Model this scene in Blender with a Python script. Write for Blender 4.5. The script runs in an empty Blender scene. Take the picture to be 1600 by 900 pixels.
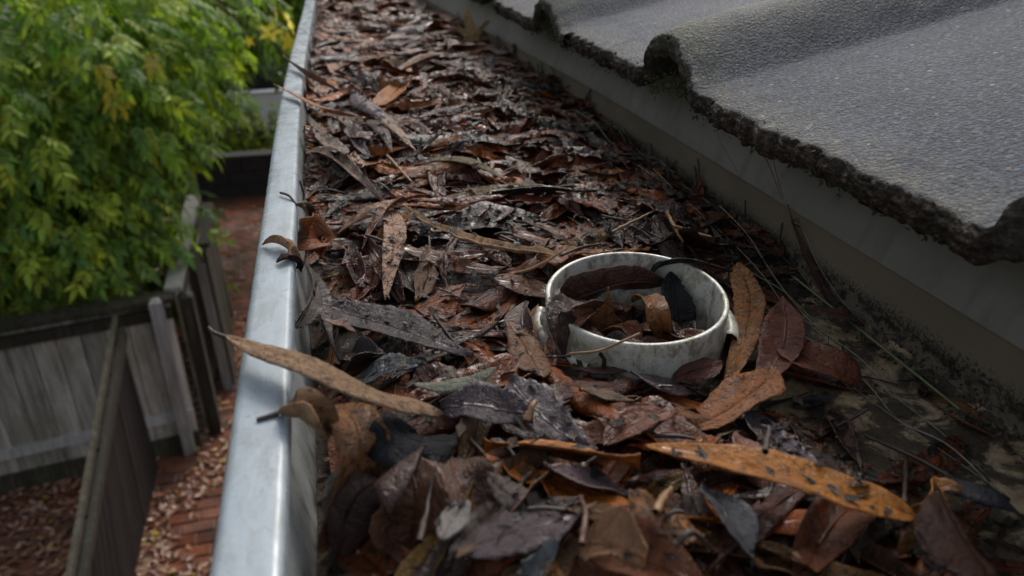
import bpy, bmesh, math, random
import numpy as np
from mathutils import Vector, Matrix
R_ = math.radians
rng = np.random.default_rng(7)
random.seed(7)
SC = bpy.context.scene
COL = SC.collection
# ------------------------------------------------------------------ camera
CAMZ = 3.9
F = 1150.0
PITCH = math.atan(585 / F)
cu = np.array([0, math.cos(PITCH), math.sin(PITCH)])            # world up in camera axes
cg = np.array([-320.0, 585.0, -F]); cg /= np.linalg.norm(cg)     # along the gutter, in camera axes
cg -= cu * cg.dot(cu); cg /= np.linalg.norm(cg)
cx = np.cross(cg, cu)
M3 = np.array([cx, cg, cu])                                     # camera -> world
cam_d = bpy.data.cameras.new('camera'); cam = bpy.data.objects.new('camera', cam_d); COL.objects.link(cam)
mw = Matrix([list(M3[0]) + [0], list(M3[1]) + [0], list(M3[2]) + [CAMZ], [0, 0, 0, 1]])
cam.matrix_world = mw
cam_d.sensor_width = 36; cam_d.lens = 36 * F / 1600
cam_d.clip_start = 0.01; cam_d.clip_end = 500
cam_d.dof.use_dof = True; cam_d.dof.focus_distance = 0.40; cam_d.dof.aperture_fstop = 10.5
SC.camera = cam
# ------------------------------------------------------------------ light
SUN_EL, SUN_AZ = R_(42), R_(27)      # azimuth measured from +Y towards +X
w = bpy.data.worlds.new('World'); SC.world = w; w.use_nodes = True
nt = w.node_tree; bg = nt.nodes['Background']
sky = nt.nodes.new('ShaderNodeTexSky'); sky.sky_type = 'NISHITA'; sky.sun_disc = False
sky.sun_elevation = SUN_EL; sky.sun_rotation = SUN_AZ
sky.air_density = 1.0; sky.dust_density = 4.0; sky.ozone_density = 1.0
hs = nt.nodes.new('ShaderNodeHueSaturation'); hs.inputs['Saturation'].default_value = 0.45
nt.links.new(sky.outputs[0], hs.inputs['Color']); nt.links.new(hs.outputs[0], bg.inputs[0]); bg.inputs[1].default_value = 0.12
sd = bpy.data.lights.new('sun', 'SUN'); sd.energy = 0.85; sd.angle = R_(13); sd.color = (1, 0.97, 0.92)
sun = bpy.data.objects.new('sun', sd); COL.objects.link(sun)
sdir = Vector((math.sin(SUN_AZ) * math.cos(SUN_EL), math.cos(SUN_AZ) * math.cos(SUN_EL), math.sin(SUN_EL)))
sun.rotation_euler = sdir.to_track_quat('Z', 'Y').to_euler()
SC.view_settings.view_transform = 'Standard'; SC.view_settings.look = 'None'
SC.view_settings.exposure = 0.55; SC.view_settings.gamma = 1
try: SC.render.filter_size = 1.3
except Exception: pass
# ------------------------------------------------------------------ helpers
def ray(px, py): return M3 @ np.array([px - 800.0, 450.0 - py, -F])
def P(px, py, z):                       # point at height z under that pixel
    r = ray(px, py); t = (z - CAMZ) / r[2]; return np.array([r[0] * t, r[1] * t, z])
def PH(px, py, h): return P(px, py, CAMZ - h)
def proj(p):
    c = M3.T @ (np.asarray(p, float) - np.array([0, 0, CAMZ]))
    if c[2] > -0.01: return (-9999, -9999)
    return (800 + F * c[0] / -c[2], 450 - F * c[1] / -c[2])
def tag(o, label=None, cat=None, group=None, kind=None):
    if label: o['label'] = label
    if cat: o['category'] = cat
    if group: o['group'] = group
    if kind: o['kind'] = kind
    return o
def link(name, me, mat=None, parent=None, smooth=False):
    o = bpy.data.objects.new(name, me); COL.objects.link(o)
    if mat is not None and not me.materials: me.materials.append(mat)
    if parent is not None: o.parent = parent
    if smooth: me.polygons.foreach_set('use_smooth', [True] * len(me.polygons))
    return o
def mesh(name, V, Fc, mat=None, parent=None, smooth=False):
    me = bpy.data.meshes.new(name); me.from_pydata([tuple(map(float, v)) for v in V], [], [tuple(map(int, f)) for f in Fc]); me.update()
    return link(name, me, mat, parent, smooth)
def empty(name, loc=(0, 0, 0)):
    o = bpy.data.objects.new(name, None); COL.objects.link(o); o.location = loc; o.empty_display_size = .05
    return o
def grid_faces(n, m, off=0):            # n rows of m verts
    i = np.arange(n - 1)[:, None] * m + np.arange(m - 1)[None, :]
    i = i.ravel() + off
    return np.stack([i, i + 1, i + m + 1, i + m], 1)
def mesh_np(name, V, Q, mat=None, parent=None, smooth=True, attrs=None, uv=None):
    me = bpy.data.meshes.new(name)
    V = np.asarray(V, np.float32); Q = np.asarray(Q, np.int32)
    me.vertices.add(len(V)); me.vertices.foreach_set('co', V.ravel())
    me.loops.add(Q.size); me.loops.foreach_set('vertex_index', Q.ravel())
    me.polygons.add(len(Q)); k = Q.shape[1]
    me.polygons.foreach_set('loop_start', np.arange(len(Q), dtype=np.int32) * k)
    me.polygons.foreach_set('loop_total', np.full(len(Q), k, np.int32))
    me.polygons.foreach_set('use_smooth', np.full(len(Q), smooth))
    me.update(calc_edges=True)
    if attrs:
        for an, (ty, arr) in attrs.items():
            a = me.attributes.new(an, ty, 'POINT')
            a.data.foreach_set('color' if ty == 'FLOAT_COLOR' else 'vector', np.asarray(arr, np.float32).ravel())
    return link(name, me, mat, parent)
def tube_np(pts, r, sides=5):
    pts = np.asarray(pts, float); n = len(pts)
    r = np.full(n, r) if np.isscalar(r) else np.asarray(r, float)
    T = np.gradient(pts, axis=0); T /= np.linalg.norm(T, axis=1)[:, None] + 1e-12
    ref = np.array([0, 0, 1.0]) if abs(T[:, 2]).mean() < .8 else np.array([1.0, 0, 0])
    A = np.cross(T, ref); A /= np.linalg.norm(A, axis=1)[:, None] + 1e-12; B = np.cross(T, A)
    th = np.arange(sides) * 2 * math.pi / sides
    V = pts[:, None] + r[:, None, None] * (np.cos(th)[None, :, None] * A[:, None] + np.sin(th)[None, :, None] * B[:, None])
    Q = []
    for i in range(n - 1):
        for j in range(sides):
            k = (j + 1) % sides; Q.append((i * sides + j, i * sides + k, (i + 1) * sides + k, (i + 1) * sides + j))
    return V.reshape(-1, 3), np.array(Q)
def bez(ctrl, n):                       # Catmull-Rom through the control points
    C = [np.asarray(c, float) for c in ctrl]
    if len(C) == 2: return np.array([C[0] + (C[1] - C[0]) * t for t in np.linspace(0, 1, n)])
    C = [2 * C[0] - C[1]] + C + [2 * C[-1] - C[-2]]; m = len(C) - 3; out = []
    for t in np.linspace(0, m - 1e-6, n):
        i = int(t); f = t - i; a, b, c, d = C[i:i + 4]
        out.append(.5 * (2 * b + (c - a) * f + (2 * a - 5 * b + 4 * c - d) * f * f + (3 * b - a - 3 * c + d) * f ** 3))
    return np.array(out)
def vnoise(x, y, seed=0, z=0.0):        # smooth value noise, numpy
    x = np.asarray(x, float); y = np.asarray(y, float)
    xi = np.floor(x).astype(np.int64); yi = np.floor(y).astype(np.int64); fx = x - xi; fy = y - yi
    fx = fx * fx * (3 - 2 * fx); fy = fy * fy * (3 - 2 * fy)
    def h(a, b):
        n = (a * 374761393 + b * 668265263 + seed * 974634777) & 0x7fffffff
        n = ((n ^ (n >> 13)) * 1274126177) & 0x7fffffff
        return ((n ^ (n >> 16)) & 0xffff) / 65535.0
    return (h(xi, yi) * (1 - fx) + h(xi + 1, yi) * fx) * (1 - fy) + (h(xi, yi + 1) * (1 - fx) + h(xi + 1, yi + 1) * fx) * fy
def fbm(x, y, seed=0, o=4):
    s = 0; a = .5
    for k in range(o): s = s + a * vnoise(x * 2 ** k, y * 2 ** k, seed + k * 17); a *= .5
    return s
def box_v(x0, x1, y0, y1, z0, z1):
    V = [(x0, y0, z0), (x1, y0, z0), (x1, y1, z0), (x0, y1, z0), (x0, y0, z1), (x1, y0, z1), (x1, y1, z1), (x0, y1, z1)]
    Fc = [(3, 2, 1, 0), (4, 5, 6, 7), (0, 1, 5, 4), (1, 2, 6, 5), (2, 3, 7, 6), (3, 0, 4, 7)]
    return V, Fc
# ------------------------------------------------------------------ materials
class NT:
    def __init__(s, name):
        s.m = bpy.data.materials.new(name); s.m.use_nodes = True; s.t = s.m.node_tree; s.n = s.t.nodes
        s.b = s.n['Principled BSDF']; s.out = s.n['Material Output']
    def N(s, ty, **kw):
        n = s.n.new('ShaderNode' + ty)
        for k, v in kw.items(): setattr(n, k, v)
        return n
    def L(s, a, b): s.t.links.new(a, b)
    def pos(s, scale=(1, 1, 1), src='Position'):
        if src == 'Position': g = s.N('NewGeometry'); o = g.outputs['Position']
        else: g = s.N('TexCoord'); o = g.outputs[src]
        mp = s.N('Mapping'); mp.inputs['Scale'].default_value = scale; s.L(o, mp.inputs[0]); return mp.outputs[0]
    def noise(s, vec, scale, detail=4, rough=.55, dist=0):
        n = s.N('TexNoise'); n.inputs['Scale'].default_value = scale; n.inputs['Detail'].default_value = detail
        n.inputs['Roughness'].default_value = rough; n.inputs['Distortion'].default_value = dist; s.L(vec, n.inputs['Vector']); return n.outputs['Fac']
    def ramp(s, fac, stops):
        r = s.N('ValToRGB'); e = r.color_ramp.elements
        while len(e) > 1: e.remove(e[-1])
        e[0].position = stops[0][0]; e[0].color = col4(stops[0][1])
        for p, c in stops[1:]: x = e.new(p); x.color = col4(c)
        s.L(fac, r.inputs[0]); return r.outputs[0]
    def mix(s, fac, a, b, ty='MIX'):
        m = s.N('MixRGB', blend_type=ty)
        for i, v in enumerate((fac, a, b)):
            if isinstance(v, (int, float)): m.inputs[i].default_value = v if i == 0 else (v, v, v, 1)
            elif isinstance(v, tuple): m.inputs[i].default_value = col4(v)
            else: s.L(v, m.inputs[i])
        return m.outputs[0]
    def math(s, op, a, b=0.0, c=None):
        m = s.N('Math', operation=op)
        for i, v in enumerate((a, b) if c is None else (a, b, c)):
            if isinstance(v, (int, float)): m.inputs[i].default_value = v
            else: s.L(v, m.inputs[i])
        return m.outputs[0]
    def bump(s, h, dist, strength=1.0, prev=None):
        b = s.N('Bump'); b.inputs['Distance'].default_value = dist; b.inputs['Strength'].default_value = strength
        s.L(h, b.inputs['Height'])
        if prev is not None: s.L(prev, b.inputs['Normal'])
        return b.outputs[0]
    def fin(s, color=None, rough=None, normal=None, **kw):
        for key, v in (('Base Color', color), ('Roughness', rough), ('Normal', normal)):
            if v is None: continue
            if isinstance(v, (int, float)): s.b.inputs[key].default_value = v
            elif isinstance(v, tuple): s.b.inputs[key].default_value = col4(v)
            else: s.L(v, s.b.inputs[key])
        for k, v in kw.items():
            k = k.replace('_', ' ')
            if k in s.b.inputs: s.b.inputs[k].default_value = v
        return s.m
def col4(c):
    if isinstance(c, (int, float)): return (c, c, c, 1)
    return tuple(c) + (1,) if len(c) == 3 else tuple(c)

def make_leaf_mat():                    # wet dead leaf; colour from attribute lc, flat leaf coordinates (mm) in lp, alpha of lc = spots
    s = NT('dead_leaf')
    a = s.N('Attribute', attribute_name='lc'); p = s.N('Attribute', attribute_name='lp'); q = s.N('Attribute', attribute_name='lq')
    sp = s.N('SeparateXYZ'); s.L(p.outputs['Vector'], sp.inputs[0])
    sq = s.N('SeparateXYZ'); s.L(q.outputs['Vector'], sq.inputs[0])      # x = length in mm, y = spots, z = dryness
    v = p.outputs['Vector']
    at = s.math('ABSOLUTE', sp.outputs['Y'])
    # side veins: lines slanting towards the tip
    ph = s.math('SUBTRACT', sp.outputs['X'], s.math('MULTIPLY', at, 1.15))
    wob = s.noise(v, .09, 2)
    ph = s.math('ADD', ph, s.math('MULTIPLY', wob, 3.0))
    sv = s.math('PINGPONG', s.math('ADD', ph, 500.0), 2.6)
    side = s.math('SUBTRACT', 1.0, s.math('MINIMUM', s.math('MULTIPLY', sv, 2.2), 1.0))
    mid = s.math('SUBTRACT', 1.0, s.math('MINIMUM', s.math('MULTIPLY', at, 1.5), 1.0))
    n1 = s.noise(v, .10, 5, .65, .4); n2 = s.noise(v, .45, 5, .7); n3 = s.noise(v, 1.6, 3, .6)
    shade = s.ramp(n1, [(.28, .42), (.5, .9), (.72, 1.6)])
    c = s.mix(1.0, a.outputs['Color'], shade, 'MULTIPLY')
    c = s.mix(s.math('MULTIPLY', mid, .55), c, s.mix(1.0, c, (1.8, 1.55, 1.3), 'MULTIPLY'))
    c = s.mix(s.math('MULTIPLY', side, .18), c, s.mix(1.0, c, (.45, .4, .4), 'MULTIPLY'))
    sn = s.math('GREATER_THAN', s.math('ADD', n2, s.math('MULTIPLY', sq.outputs['Y'], .28)), .74)
    sn2 = s.ramp(s.math('ADD', n1, s.math('MULTIPLY', sq.outputs['Y'], .16)), [(.60, 0), (.70, 1)])
    c = s.mix(s.math('MULTIPLY', sn, .75), c, (.012, .009, .008))
    c = s.mix(s.math('MULTIPLY', sn2, .65), c, (.02, .014, .011))
    c = s.mix(s.math('MULTIPLY', s.math('GREATER_THAN', n3, .73), .3), c, (.30, .22, .15))
    rough = s.math('ADD', s.math('MULTIPLY', n2, .22), s.math('ADD', .02, s.math('MULTIPLY', sq.outputs['Z'], .45)))
    hb = s.math('ADD', s.math('MULTIPLY', mid, 1.3), s.math('ADD', s.math('MULTIPLY', side, .22), s.math('ADD', s.math('MULTIPLY', n1, 2.2), s.math('MULTIPLY', n2, .8))))
    nn = s.bump(hb, .0016, .9)
    nn = s.bump(s.math('ADD', s.math('MULTIPLY', n3, .4), s.math('MULTIPLY', n2, 1.7)), .0006, .7, nn)
    wet = s.math('SUBTRACT', 1.1, s.math('MULTIPLY', sq.outputs['Z'], 1.2)); wet.node.use_clamp = True
    s.L(wet, s.b.inputs['Coat Weight']); s.b.inputs['Coat IOR'].default_value = 1.36
    s.L(s.ramp(n2, [(.4, .02), (.7, .12)]), s.b.inputs['Coat Roughness'])
    film = s.bump(s.math('ADD', s.math('MULTIPLY', n2, .55), s.math('ADD', s.math('MULTIPLY', n1, 2.4), s.math('MULTIPLY', mid, .5))), .0022, 1.0)
    s.L(film, s.b.inputs['Coat Normal'])
    return s.fin(c, s.math('ADD', rough, .3), nn, Specular_IOR_Level=.08, IOR=1.4)
M = {}
M['leaf'] = make_leaf_mat()

def mk_stick(name, c1, c2, rough=.45):
    s = NT(name); v = s.pos(); n = s.noise(v, 260, 5, .7)
    return s.fin(s.ramp(n, [(.3, c1), (.7, c2)]), rough, s.bump(n, .0006, .8))
M['twig'] = mk_stick('dark_twig', (.018, .012, .009), (.055, .034, .022), .55)
M['straw'] = mk_stick('pale_straw', (.15, .075, .035), (.36, .21, .10), .45)
M['fibre'] = mk_stick('pale_fibre', (.10, .09, .07), (.30, .28, .22), .35)
M['greenstalk'] = mk_stick('green_stalk', (.07, .10, .035), (.16, .20, .08), .4)

def mk_gutter():                        # powder coated metal, wet and dusty
    s = NT('painted_metal'); v = s.pos()
    n = s.noise(s.pos((1, .35, 1)), 34, 5, .6, .5); f = s.noise(v, 420, 4, .75); sp = s.noise(v, 900, 2, .6)
    n0 = s.noise(v, 9, 3)
    c = s.ramp(n, [(.3, (.28, .335, .37)), (.55, (.35, .40, .435)), (.75, (.41, .455, .485))])
    c = s.mix(s.ramp(n0, [(.45, 0), (.75, .5)]), c, (.36, .42, .45))
    c = s.mix(s.ramp(f, [(.66, 0), (.74, .55)]), c, (.13, .14, .12))
    c = s.mix(s.ramp(sp, [(.70, 0), (.73, .5)]), c, (.06, .05, .04))
    r = s.ramp(s.noise(v, 60, 4, .6), [(.35, .16), (.65, .42)])
    st = s.noise(s.pos((1, .5, 1)), 75, 5, .7, 1.5); c = s.mix(s.ramp(st, [(.48, 0), (.62, .6)]), c, (.24, .26, .25)); c = s.mix(s.ramp(s.noise(v, 240, 6, .8, .3), [(.58, 0), (.66, .6)]), c, (.15, .14, .11))
    return s.fin(c, r, s.bump(s.math('ADD', s.math('MULTIPLY', n, 2.0), s.math('MULTIPLY', f, .3)), .0005, .6), Specular_IOR_Level=.5)
M['gutter'] = mk_gutter()
def mk_inner():                         # the inside of the metal with mould runs and splashes
    s = NT('grimy_metal'); v = s.pos(); g = s.N('NewGeometry'); sx = s.N('SeparateXYZ'); s.L(g.outputs['Position'], sx.inputs[0])
    n = s.noise(s.pos((1, 1, .3)), 120, 5, .7, 1.0); f = s.noise(v, 700, 4, .8); b = s.noise(v, 30, 4)
    c = s.ramp(b, [(.3, (.20, .215, .21)), (.7, (.34, .36, .355))])
    c = s.mix(s.ramp(n, [(.52, 0), (.72, .8)]), c, (.08, .08, .06))
    c = s.mix(s.ramp(f, [(.6, 0), (.68, .8)]), c, (.035, .03, .022))
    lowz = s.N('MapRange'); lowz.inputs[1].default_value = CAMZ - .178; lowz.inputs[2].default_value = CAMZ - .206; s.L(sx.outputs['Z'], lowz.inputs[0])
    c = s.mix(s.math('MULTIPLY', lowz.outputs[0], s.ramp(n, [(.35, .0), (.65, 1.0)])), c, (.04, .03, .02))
    return s.fin(c, s.ramp(f, [(.3, .25), (.7, .5)]), s.bump(s.math('ADD', b, s.math('MULTIPLY', f, .5)), .0005, .7))
M['inner'] = mk_inner()
def mk_back():
    s = NT('brown_stained_metal'); v = s.pos(); g = s.N('NewGeometry'); sx = s.N('SeparateXYZ'); s.L(g.outputs['Position'], sx.inputs[0])
    b = s.noise(s.pos((1, .5, 1)), 22, 5); f = s.noise(v, 520, 5, .8); c0 = s.noise(v, 160, 4, .7)
    c = s.ramp(b, [(.3, (.15, .12, .08)), (.7, (.21, .17, .12))])
    lowz = s.N('MapRange'); lowz.inputs[1].default_value = CAMZ - .172; lowz.inputs[2].default_value = CAMZ - .197; s.L(sx.outputs['Z'], lowz.inputs[0])
    k = s.ramp(s.math('ADD', s.math('MULTIPLY', lowz.outputs[0], .42), s.math('MULTIPLY', f, .62)), [(.48, 0), (.60, 1)])
    c = s.mix(k, c, (.022, .018, .012))
    k2 = s.ramp(s.math('ADD', s.math('MULTIPLY', lowz.outputs[0], .30), s.math('MULTIPLY', c0, .6)), [(.50, 0), (.58, .6)])
    c = s.mix(k2, c, (.21, .175, .12))
    c = s.mix(s.ramp(f, [(.68, 0), (.73, .7)]), c, (.03, .025, .02))
    return s.fin(c, .48, s.bump(s.math('ADD', b, s.math('MULTIPLY', f, .8)), .0006, .7))
M['back'] = mk_back()
def mk_floor():
    s = NT('silted_floor'); v = s.pos(); b = s.noise(v, 38, 6, .65, .8); f = s.noise(v, 330, 6, .8); d = s.noise(v, 45, 7, .75, .5)
    c = s.ramp(b, [(.30, (.12, .08, .04)), (.45, (.36, .26, .145)), (.60, (.54, .41, .25)), (.75, (.66, .55, .38))])
    c = s.mix(s.ramp(d, [(.42, 0), (.52, .95)]), c, (.035, .024, .012))
    c = s.mix(s.ramp(f, [(.56, 0), (.66, .85)]), c, (.025, .02, .012))
    return s.fin(c, s.ramp(f, [(.3, .22), (.7, .6)]), s.bump(s.math('ADD', s.math('MULTIPLY', d, 1.6), f), .0016, .9))
M['floor'] = mk_floor()
def mk_muck():
    s = NT('wet_humus'); v = s.pos(); b = s.noise(v, 120, 6, .75, .6); f = s.noise(v, 600, 5, .8)
    c = s.ramp(b, [(.3, (.010, .007, .005)), (.55, (.036, .022, .013)), (.75, (.095, .055, .03))])
    c = s.mix(s.ramp(f, [(.62, 0), (.70, .7)]), c, (.12, .08, .045))
    return s.fin(c, s.ramp(f, [(.3, .12), (.7, .5)]), s.bump(s.math('ADD', b, f), .002, 1.0))
M['muck'] = mk_muck()
def mk_fascia():
    s = NT('grey_flashing'); v = s.pos(); b = s.noise(s.pos((1, .6, 1)), 12, 4); f = s.noise(v, 600, 4, .7); d = s.noise(s.pos((.3, 1, .3)), 60, 4, .6)
    c = s.ramp(b, [(.3, (.185, .172, .15)), (.7, (.25, .236, .212))])
    c = s.mix(s.ramp(d, [(.50, 0), (.75, .5)]), c, (.085, .072, .055))
    c = s.mix(s.ramp(f, [(.70, 0), (.74, .8)]), c, (.04, .035, .03))
    return s.fin(c, .42, s.bump(b, .0008, .5))
M['fascia'] = mk_fascia()
def mk_tile():                          # granular wet concrete, lichen and algae on the roll
    s = NT('concrete_tile'); v = s.pos(); a = s.N('Attribute', attribute_name='tp'); sx = s.N('SeparateXYZ'); s.L(a.outputs['Vector'], sx.inputs[0])
    # tp: x = metres up from the front edge, y = 0 pan .. 1 roll crest, z = 1 on the front / underside
    vo = s.N('TexVoronoi'); vo.inputs['Scale'].default_value = 480; s.L(s.pos((1, 1, 1)), vo.inputs['Vector'])
    g = vo.outputs['Distance']; f = s.noise(s.pos((.8, 1, 1)), 800, 4, .7); b = s.noise(v, 16, 5, .6, .5); m = s.noise(v, 70, 6, .75)
    c = s.ramp(b, [(.3, (.024, .034, .056)), (.5, (.036, .049, .078)), (.7, (.056, .072, .105))])
    fg = s.noise(s.pos((.8, 1, 1)), 430, 3, .6); c = s.mix(s.ramp(fg, [(.40, .9), (.50, 0)]), c, (.010, .012, .016)); c = s.mix(s.ramp(fg, [(.56, 0), (.66, .55)]), c, (.17, .19, .22))
    c = s.mix(s.ramp(f, [(.62, 0), (.74, .6)]), c, (.30, .31, .32))
    vp = s.N('TexVoronoi'); vp.inputs['Scale'].default_value = 75; vp.inputs['Randomness'].default_value = 1; s.L(v, vp.inputs['Vector'])
    sc_ = s.N('SeparateColor'); s.L(vp.outputs['Color'], sc_.inputs[0]); peb = s.math('MULTIPLY', s.math('LESS_THAN', vp.outputs['Distance'], .10), s.math('LESS_THAN', sc_.outputs[0], .35))
    c = s.mix(s.math('MULTIPLY', peb, .6), c, s.mix(s.math('GREATER_THAN', m, .56), (.42, .40, .34), (.34, .17, .12)))
    roll = s.math('MULTIPLY', sx.outputs['Y'], s.ramp(m, [(.3, .35), (.6, 1.0)]))
    c = s.mix(s.math('MULTIPLY', roll, .75), c, (.10, .10, .072))
    edge = s.N('MapRange'); edge.inputs[1].default_value = .035; edge.inputs[2].default_value = 0.0; s.L(sx.outputs['X'], edge.inputs[0])
    ek = s.math('MULTIPLY', edge.outputs[0], s.ramp(m, [(.35, .1), (.62, 1.0)]))
    c = s.mix(s.math('MULTIPLY', ek, .8), c, s.mix(sx.outputs['Y'], (.15, .14, .11), (.10, .105, .05)))
    li = s.math('GREATER_THAN', s.math('ADD', s.noise(v, 150, 5, .8), s.math('MULTIPLY', edge.outputs[0], .08)), .66)
    c = s.mix(s.math('MULTIPLY', li, .5), c, (.33, .34, .24))
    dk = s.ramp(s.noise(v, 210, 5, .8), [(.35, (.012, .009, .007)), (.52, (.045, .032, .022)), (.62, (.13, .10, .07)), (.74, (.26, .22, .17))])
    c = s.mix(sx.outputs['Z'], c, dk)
    r = s.ramp(f, [(.3, .42), (.7, .75)])
    h = s.math('ADD', s.math('MULTIPLY', f, 1.4), s.math('ADD', s.math('MULTIPLY', m, .12), s.math('MULTIPLY', g, .9)))
    return s.fin(c, r, s.bump(h, .0012, .9), Specular_IOR_Level=.22)
M['tile'] = mk_tile()
def mk_pvc():
    s = NT('mouldy_plastic'); v = s.pos(); b = s.noise(v, 26, 5, .7, .6); f = s.noise(v, 420, 5, .75); d = s.noise(s.pos((1, 1, .6)), 110, 6, .8, .4)
    c = s.ramp(b, [(.3, (.52, .52, .45)), (.5, (.64, .64, .58)), (.7, (.72, .72, .67))])
    c = s.mix(s.ramp(b, [(.46, 0), (.62, .8)]), c, (.42, .41, .25))
    c = s.mix(s.ramp(d, [(.47, 0), (.60, .75)]), c, (.17, .125, .065))
    c = s.mix(s.ramp(f, [(.60, 0), (.67, .9)]), c, (.04, .03, .018))
    return s.fin(c, s.ramp(d, [(.3, .22), (.7, .48)]), s.bump(s.math('ADD', d, s.math('MULTIPLY', f, .4)), .0004, .7), Specular_IOR_Level=.5)
M['pvc'] = mk_pvc()
def mk_simple(name, stops, sc, rough=.6, dist=.01, stretch=(1, 1, 1), **kw):
    s = NT(name); n = s.noise(s.pos(stretch), sc, 5, .65, .3)
    return s.fin(s.ramp(n, stops), rough, s.bump(n, dist, .8), **kw)
def mk_wood(name, c1, c2, c3, rough=.6):
    s = NT(name); n = s.noise(s.pos((9, 9, .8)), 3.0, 6, .7, .4); b = s.noise(s.pos(), 2.2, 4); oi = s.N('ObjectInfo')
    c = s.ramp(n, [(.3, c1), (.52, c2), (.72, c3)])
    c = s.mix(s.ramp(b, [(.5, 0), (.75, .75)]), c, tuple(x * .55 for x in (c2[0], c2[1] * 1.1, c2[2] * .75)))
    k = s.ramp(oi.outputs['Random'], [(0, .55), (1, 1.35)]); c = s.mix(1.0, c, k, 'MULTIPLY')
    return s.fin(c, rough, s.bump(n, .006, .8), Specular_IOR_Level=.25)
M['board'] = mk_wood('weathered_board', (.17, .15, .12), (.40, .365, .31), (.62, .58, .51), .5)
M['board_dark'] = mk_wood('near_black_board', (.006, .004, .0035), (.014, .009, .008), (.028, .018, .016), .8)  # near-black tone for the leaning fence, far darker than the grey boards
M['board_moss'] = mk_wood('mossy_timber', (.012, .011, .007), (.04, .036, .024), (.10, .09, .064), .6)
M['rail'] = mk_wood('pale_rail', (.20, .19, .17), (.34, .33, .31), (.48, .47, .45), .4)
M['brick'] = (lambda s: (lambda v, oi: s.fin(s.mix(s.ramp(s.noise(v, 3.2, 5, .7, .5), [(.42, 0), (.62, .8)]), s.mix(1.0, s.ramp(s.noise(v, 45, 5, .7), [(.3, (.10, .035, .02)), (.55, (.19, .065, .034)), (.75, (.27, .12, .08))]), s.ramp(oi.outputs['Random'], [(0, .65), (1, 1.3)]), 'MULTIPLY'), (.055, .04, .032)),
              s.ramp(s.noise(v, 2.0, 3), [(.4, .16), (.65, .5)]), s.bump(s.noise(v, 60, 4), .004, .7)))(s.pos(), s.N('ObjectInfo')))(NT('wet_brick'))
M['soil'] = mk_simple('dark_soil', [(.3, (.09, .038, .022)), (.7, (.17, .07, .04))], 8, .6)
M['grassland'] = mk_simple('rough_grass', [(.3, (.03, .045, .015)), (.7, (.07, .09, .035))], 3, .8)
M['bark'] = mk_simple('bark', [(.3, (.03, .022, .015)), (.7, (.09, .07, .05))], 30, .8, .01, (1, 1, .2))
M['white_paint'] = mk_simple('white_car_paint', [(.2, (.72, .73, .75)), (.8, (.80, .81, .82))], 3, .18, .0)
M['glass_dark'] = mk_simple('dark_glass', [(.2, (.012, .013, .015)), (.8, (.02, .02, .022))], 3, .06, .0)
M['rubber'] = mk_simple('tyre_rubber', [(.2, (.012, .012, .012)), (.8, (.03, .03, .03))], 30, .7)
M['rim'] = mk_simple('wheel_metal', [(.2, (.35, .35, .36)), (.8, (.5, .5, .5))], 30, .3, Metallic=1.0)
M['wallblock'] = mk_simple('dark_block', [(.3, (.012, .010, .010)), (.7, (.035, .030, .028))], 20, .8)
M['tarmac'] = mk_simple('tarmac', [(.3, (.045, .045, .048)), (.7, (.08, .08, .082))], 30, .5)
def mk_green():
    s = NT('green_leaf'); a = s.N('Attribute', attribute_name='gc'); oi = s.N('ObjectInfo'); n = s.noise(s.pos(), 9, 4, .6)
    c = s.mix(1.0, a.outputs['Color'], s.ramp(n, [(.3, .6), (.7, 1.35)]), 'MULTIPLY')
    c = s.mix(s.math('MULTIPLY', s.math('GREATER_THAN', oi.outputs['Random'], .97), .8), c, (.50, .33, .04))
    c = s.mix(1.0, c, s.ramp(s.math('FRACT', s.math('MULTIPLY', oi.outputs['Random'], 7.31)), [(0, (.75, .85, .8)), (1, (1.25, 1.15, .9))]), 'MULTIPLY')
    s.fin(c, .5, Specular_IOR_Level=.3)
    tr = s.N('BsdfTranslucent'); s.L(s.mix(1.0, c, (1.3, 1.5, .6), 'MULTIPLY'), tr.inputs[0])
    mx = s.N('MixShader'); mx.inputs[0].default_value = .42; s.L(s.b.outputs[0], mx.inputs[1]); s.L(tr.outputs[0], mx.inputs[2]); s.L(mx.outputs[0], s.out.inputs[0])
    return s.m
M['green'] = mk_green()
M['moss'] = mk_simple('moss', [(.3, (.015, .02, .006)), (.55, (.05, .065, .015)), (.8, (.13, .15, .04))], 300, .8, .002)
M['grit'] = mk_simple('black_grit', [(.35, (.010, .008, .006)), (.6, (.04, .03, .02)), (.8, (.17, .14, .10))], 260, .35, .001)
M['mortar'] = mk_simple('dirty_mortar', [(.35, (.012, .010, .008)), (.6, (.04, .034, .026)), (.78, (.10, .09, .07))], 220, .8, .003)

# ------------------------------------------------------------------ setting: ground, path, road
GZ = 0.0
tag(mesh('ground', [(-60, -12, -.02), (60, -12, -.02), (60, 120, -.02), (-60, 120, -.02)], [(0, 1, 2, 3)], M['soil']), kind='structure')
tag(mesh('road', [(-60, 16, -.008), (60, 16, -.008), (60, 23, -.008), (-60, 23, -.008)], [(0, 1, 2, 3)], M['tarmac']), kind='structure')
tag(mesh('field', [(-60, 23.2, -.012), (60, 23.2, -.012), (60, 120, -.012), (-60, 120, -.012)], [(0, 1, 2, 3)], M['grassland']), kind='structure')
paving = tag(mesh('paving', [(-5, -1, -.006), (1.5, -1, -.006), (1.5, 11.5, -.006), (-5, 11.5, -.006)], [(0, 1, 2, 3)], M['soil']), kind='structure')
bw, bl = .108, .218
cands = []
for i in range(-28, 10):
    for j in range(-4, 106):
        # basket-like stretcher bond turned slightly to the fence
        x = i * (bl + .009) + (.113 if j % 2 else 0) + .02; y = j * (bw + .009)
        if -4.2 < x < 1.2 and y < 11.3: cands.append((x, y))
vis, hid = [], []
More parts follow.
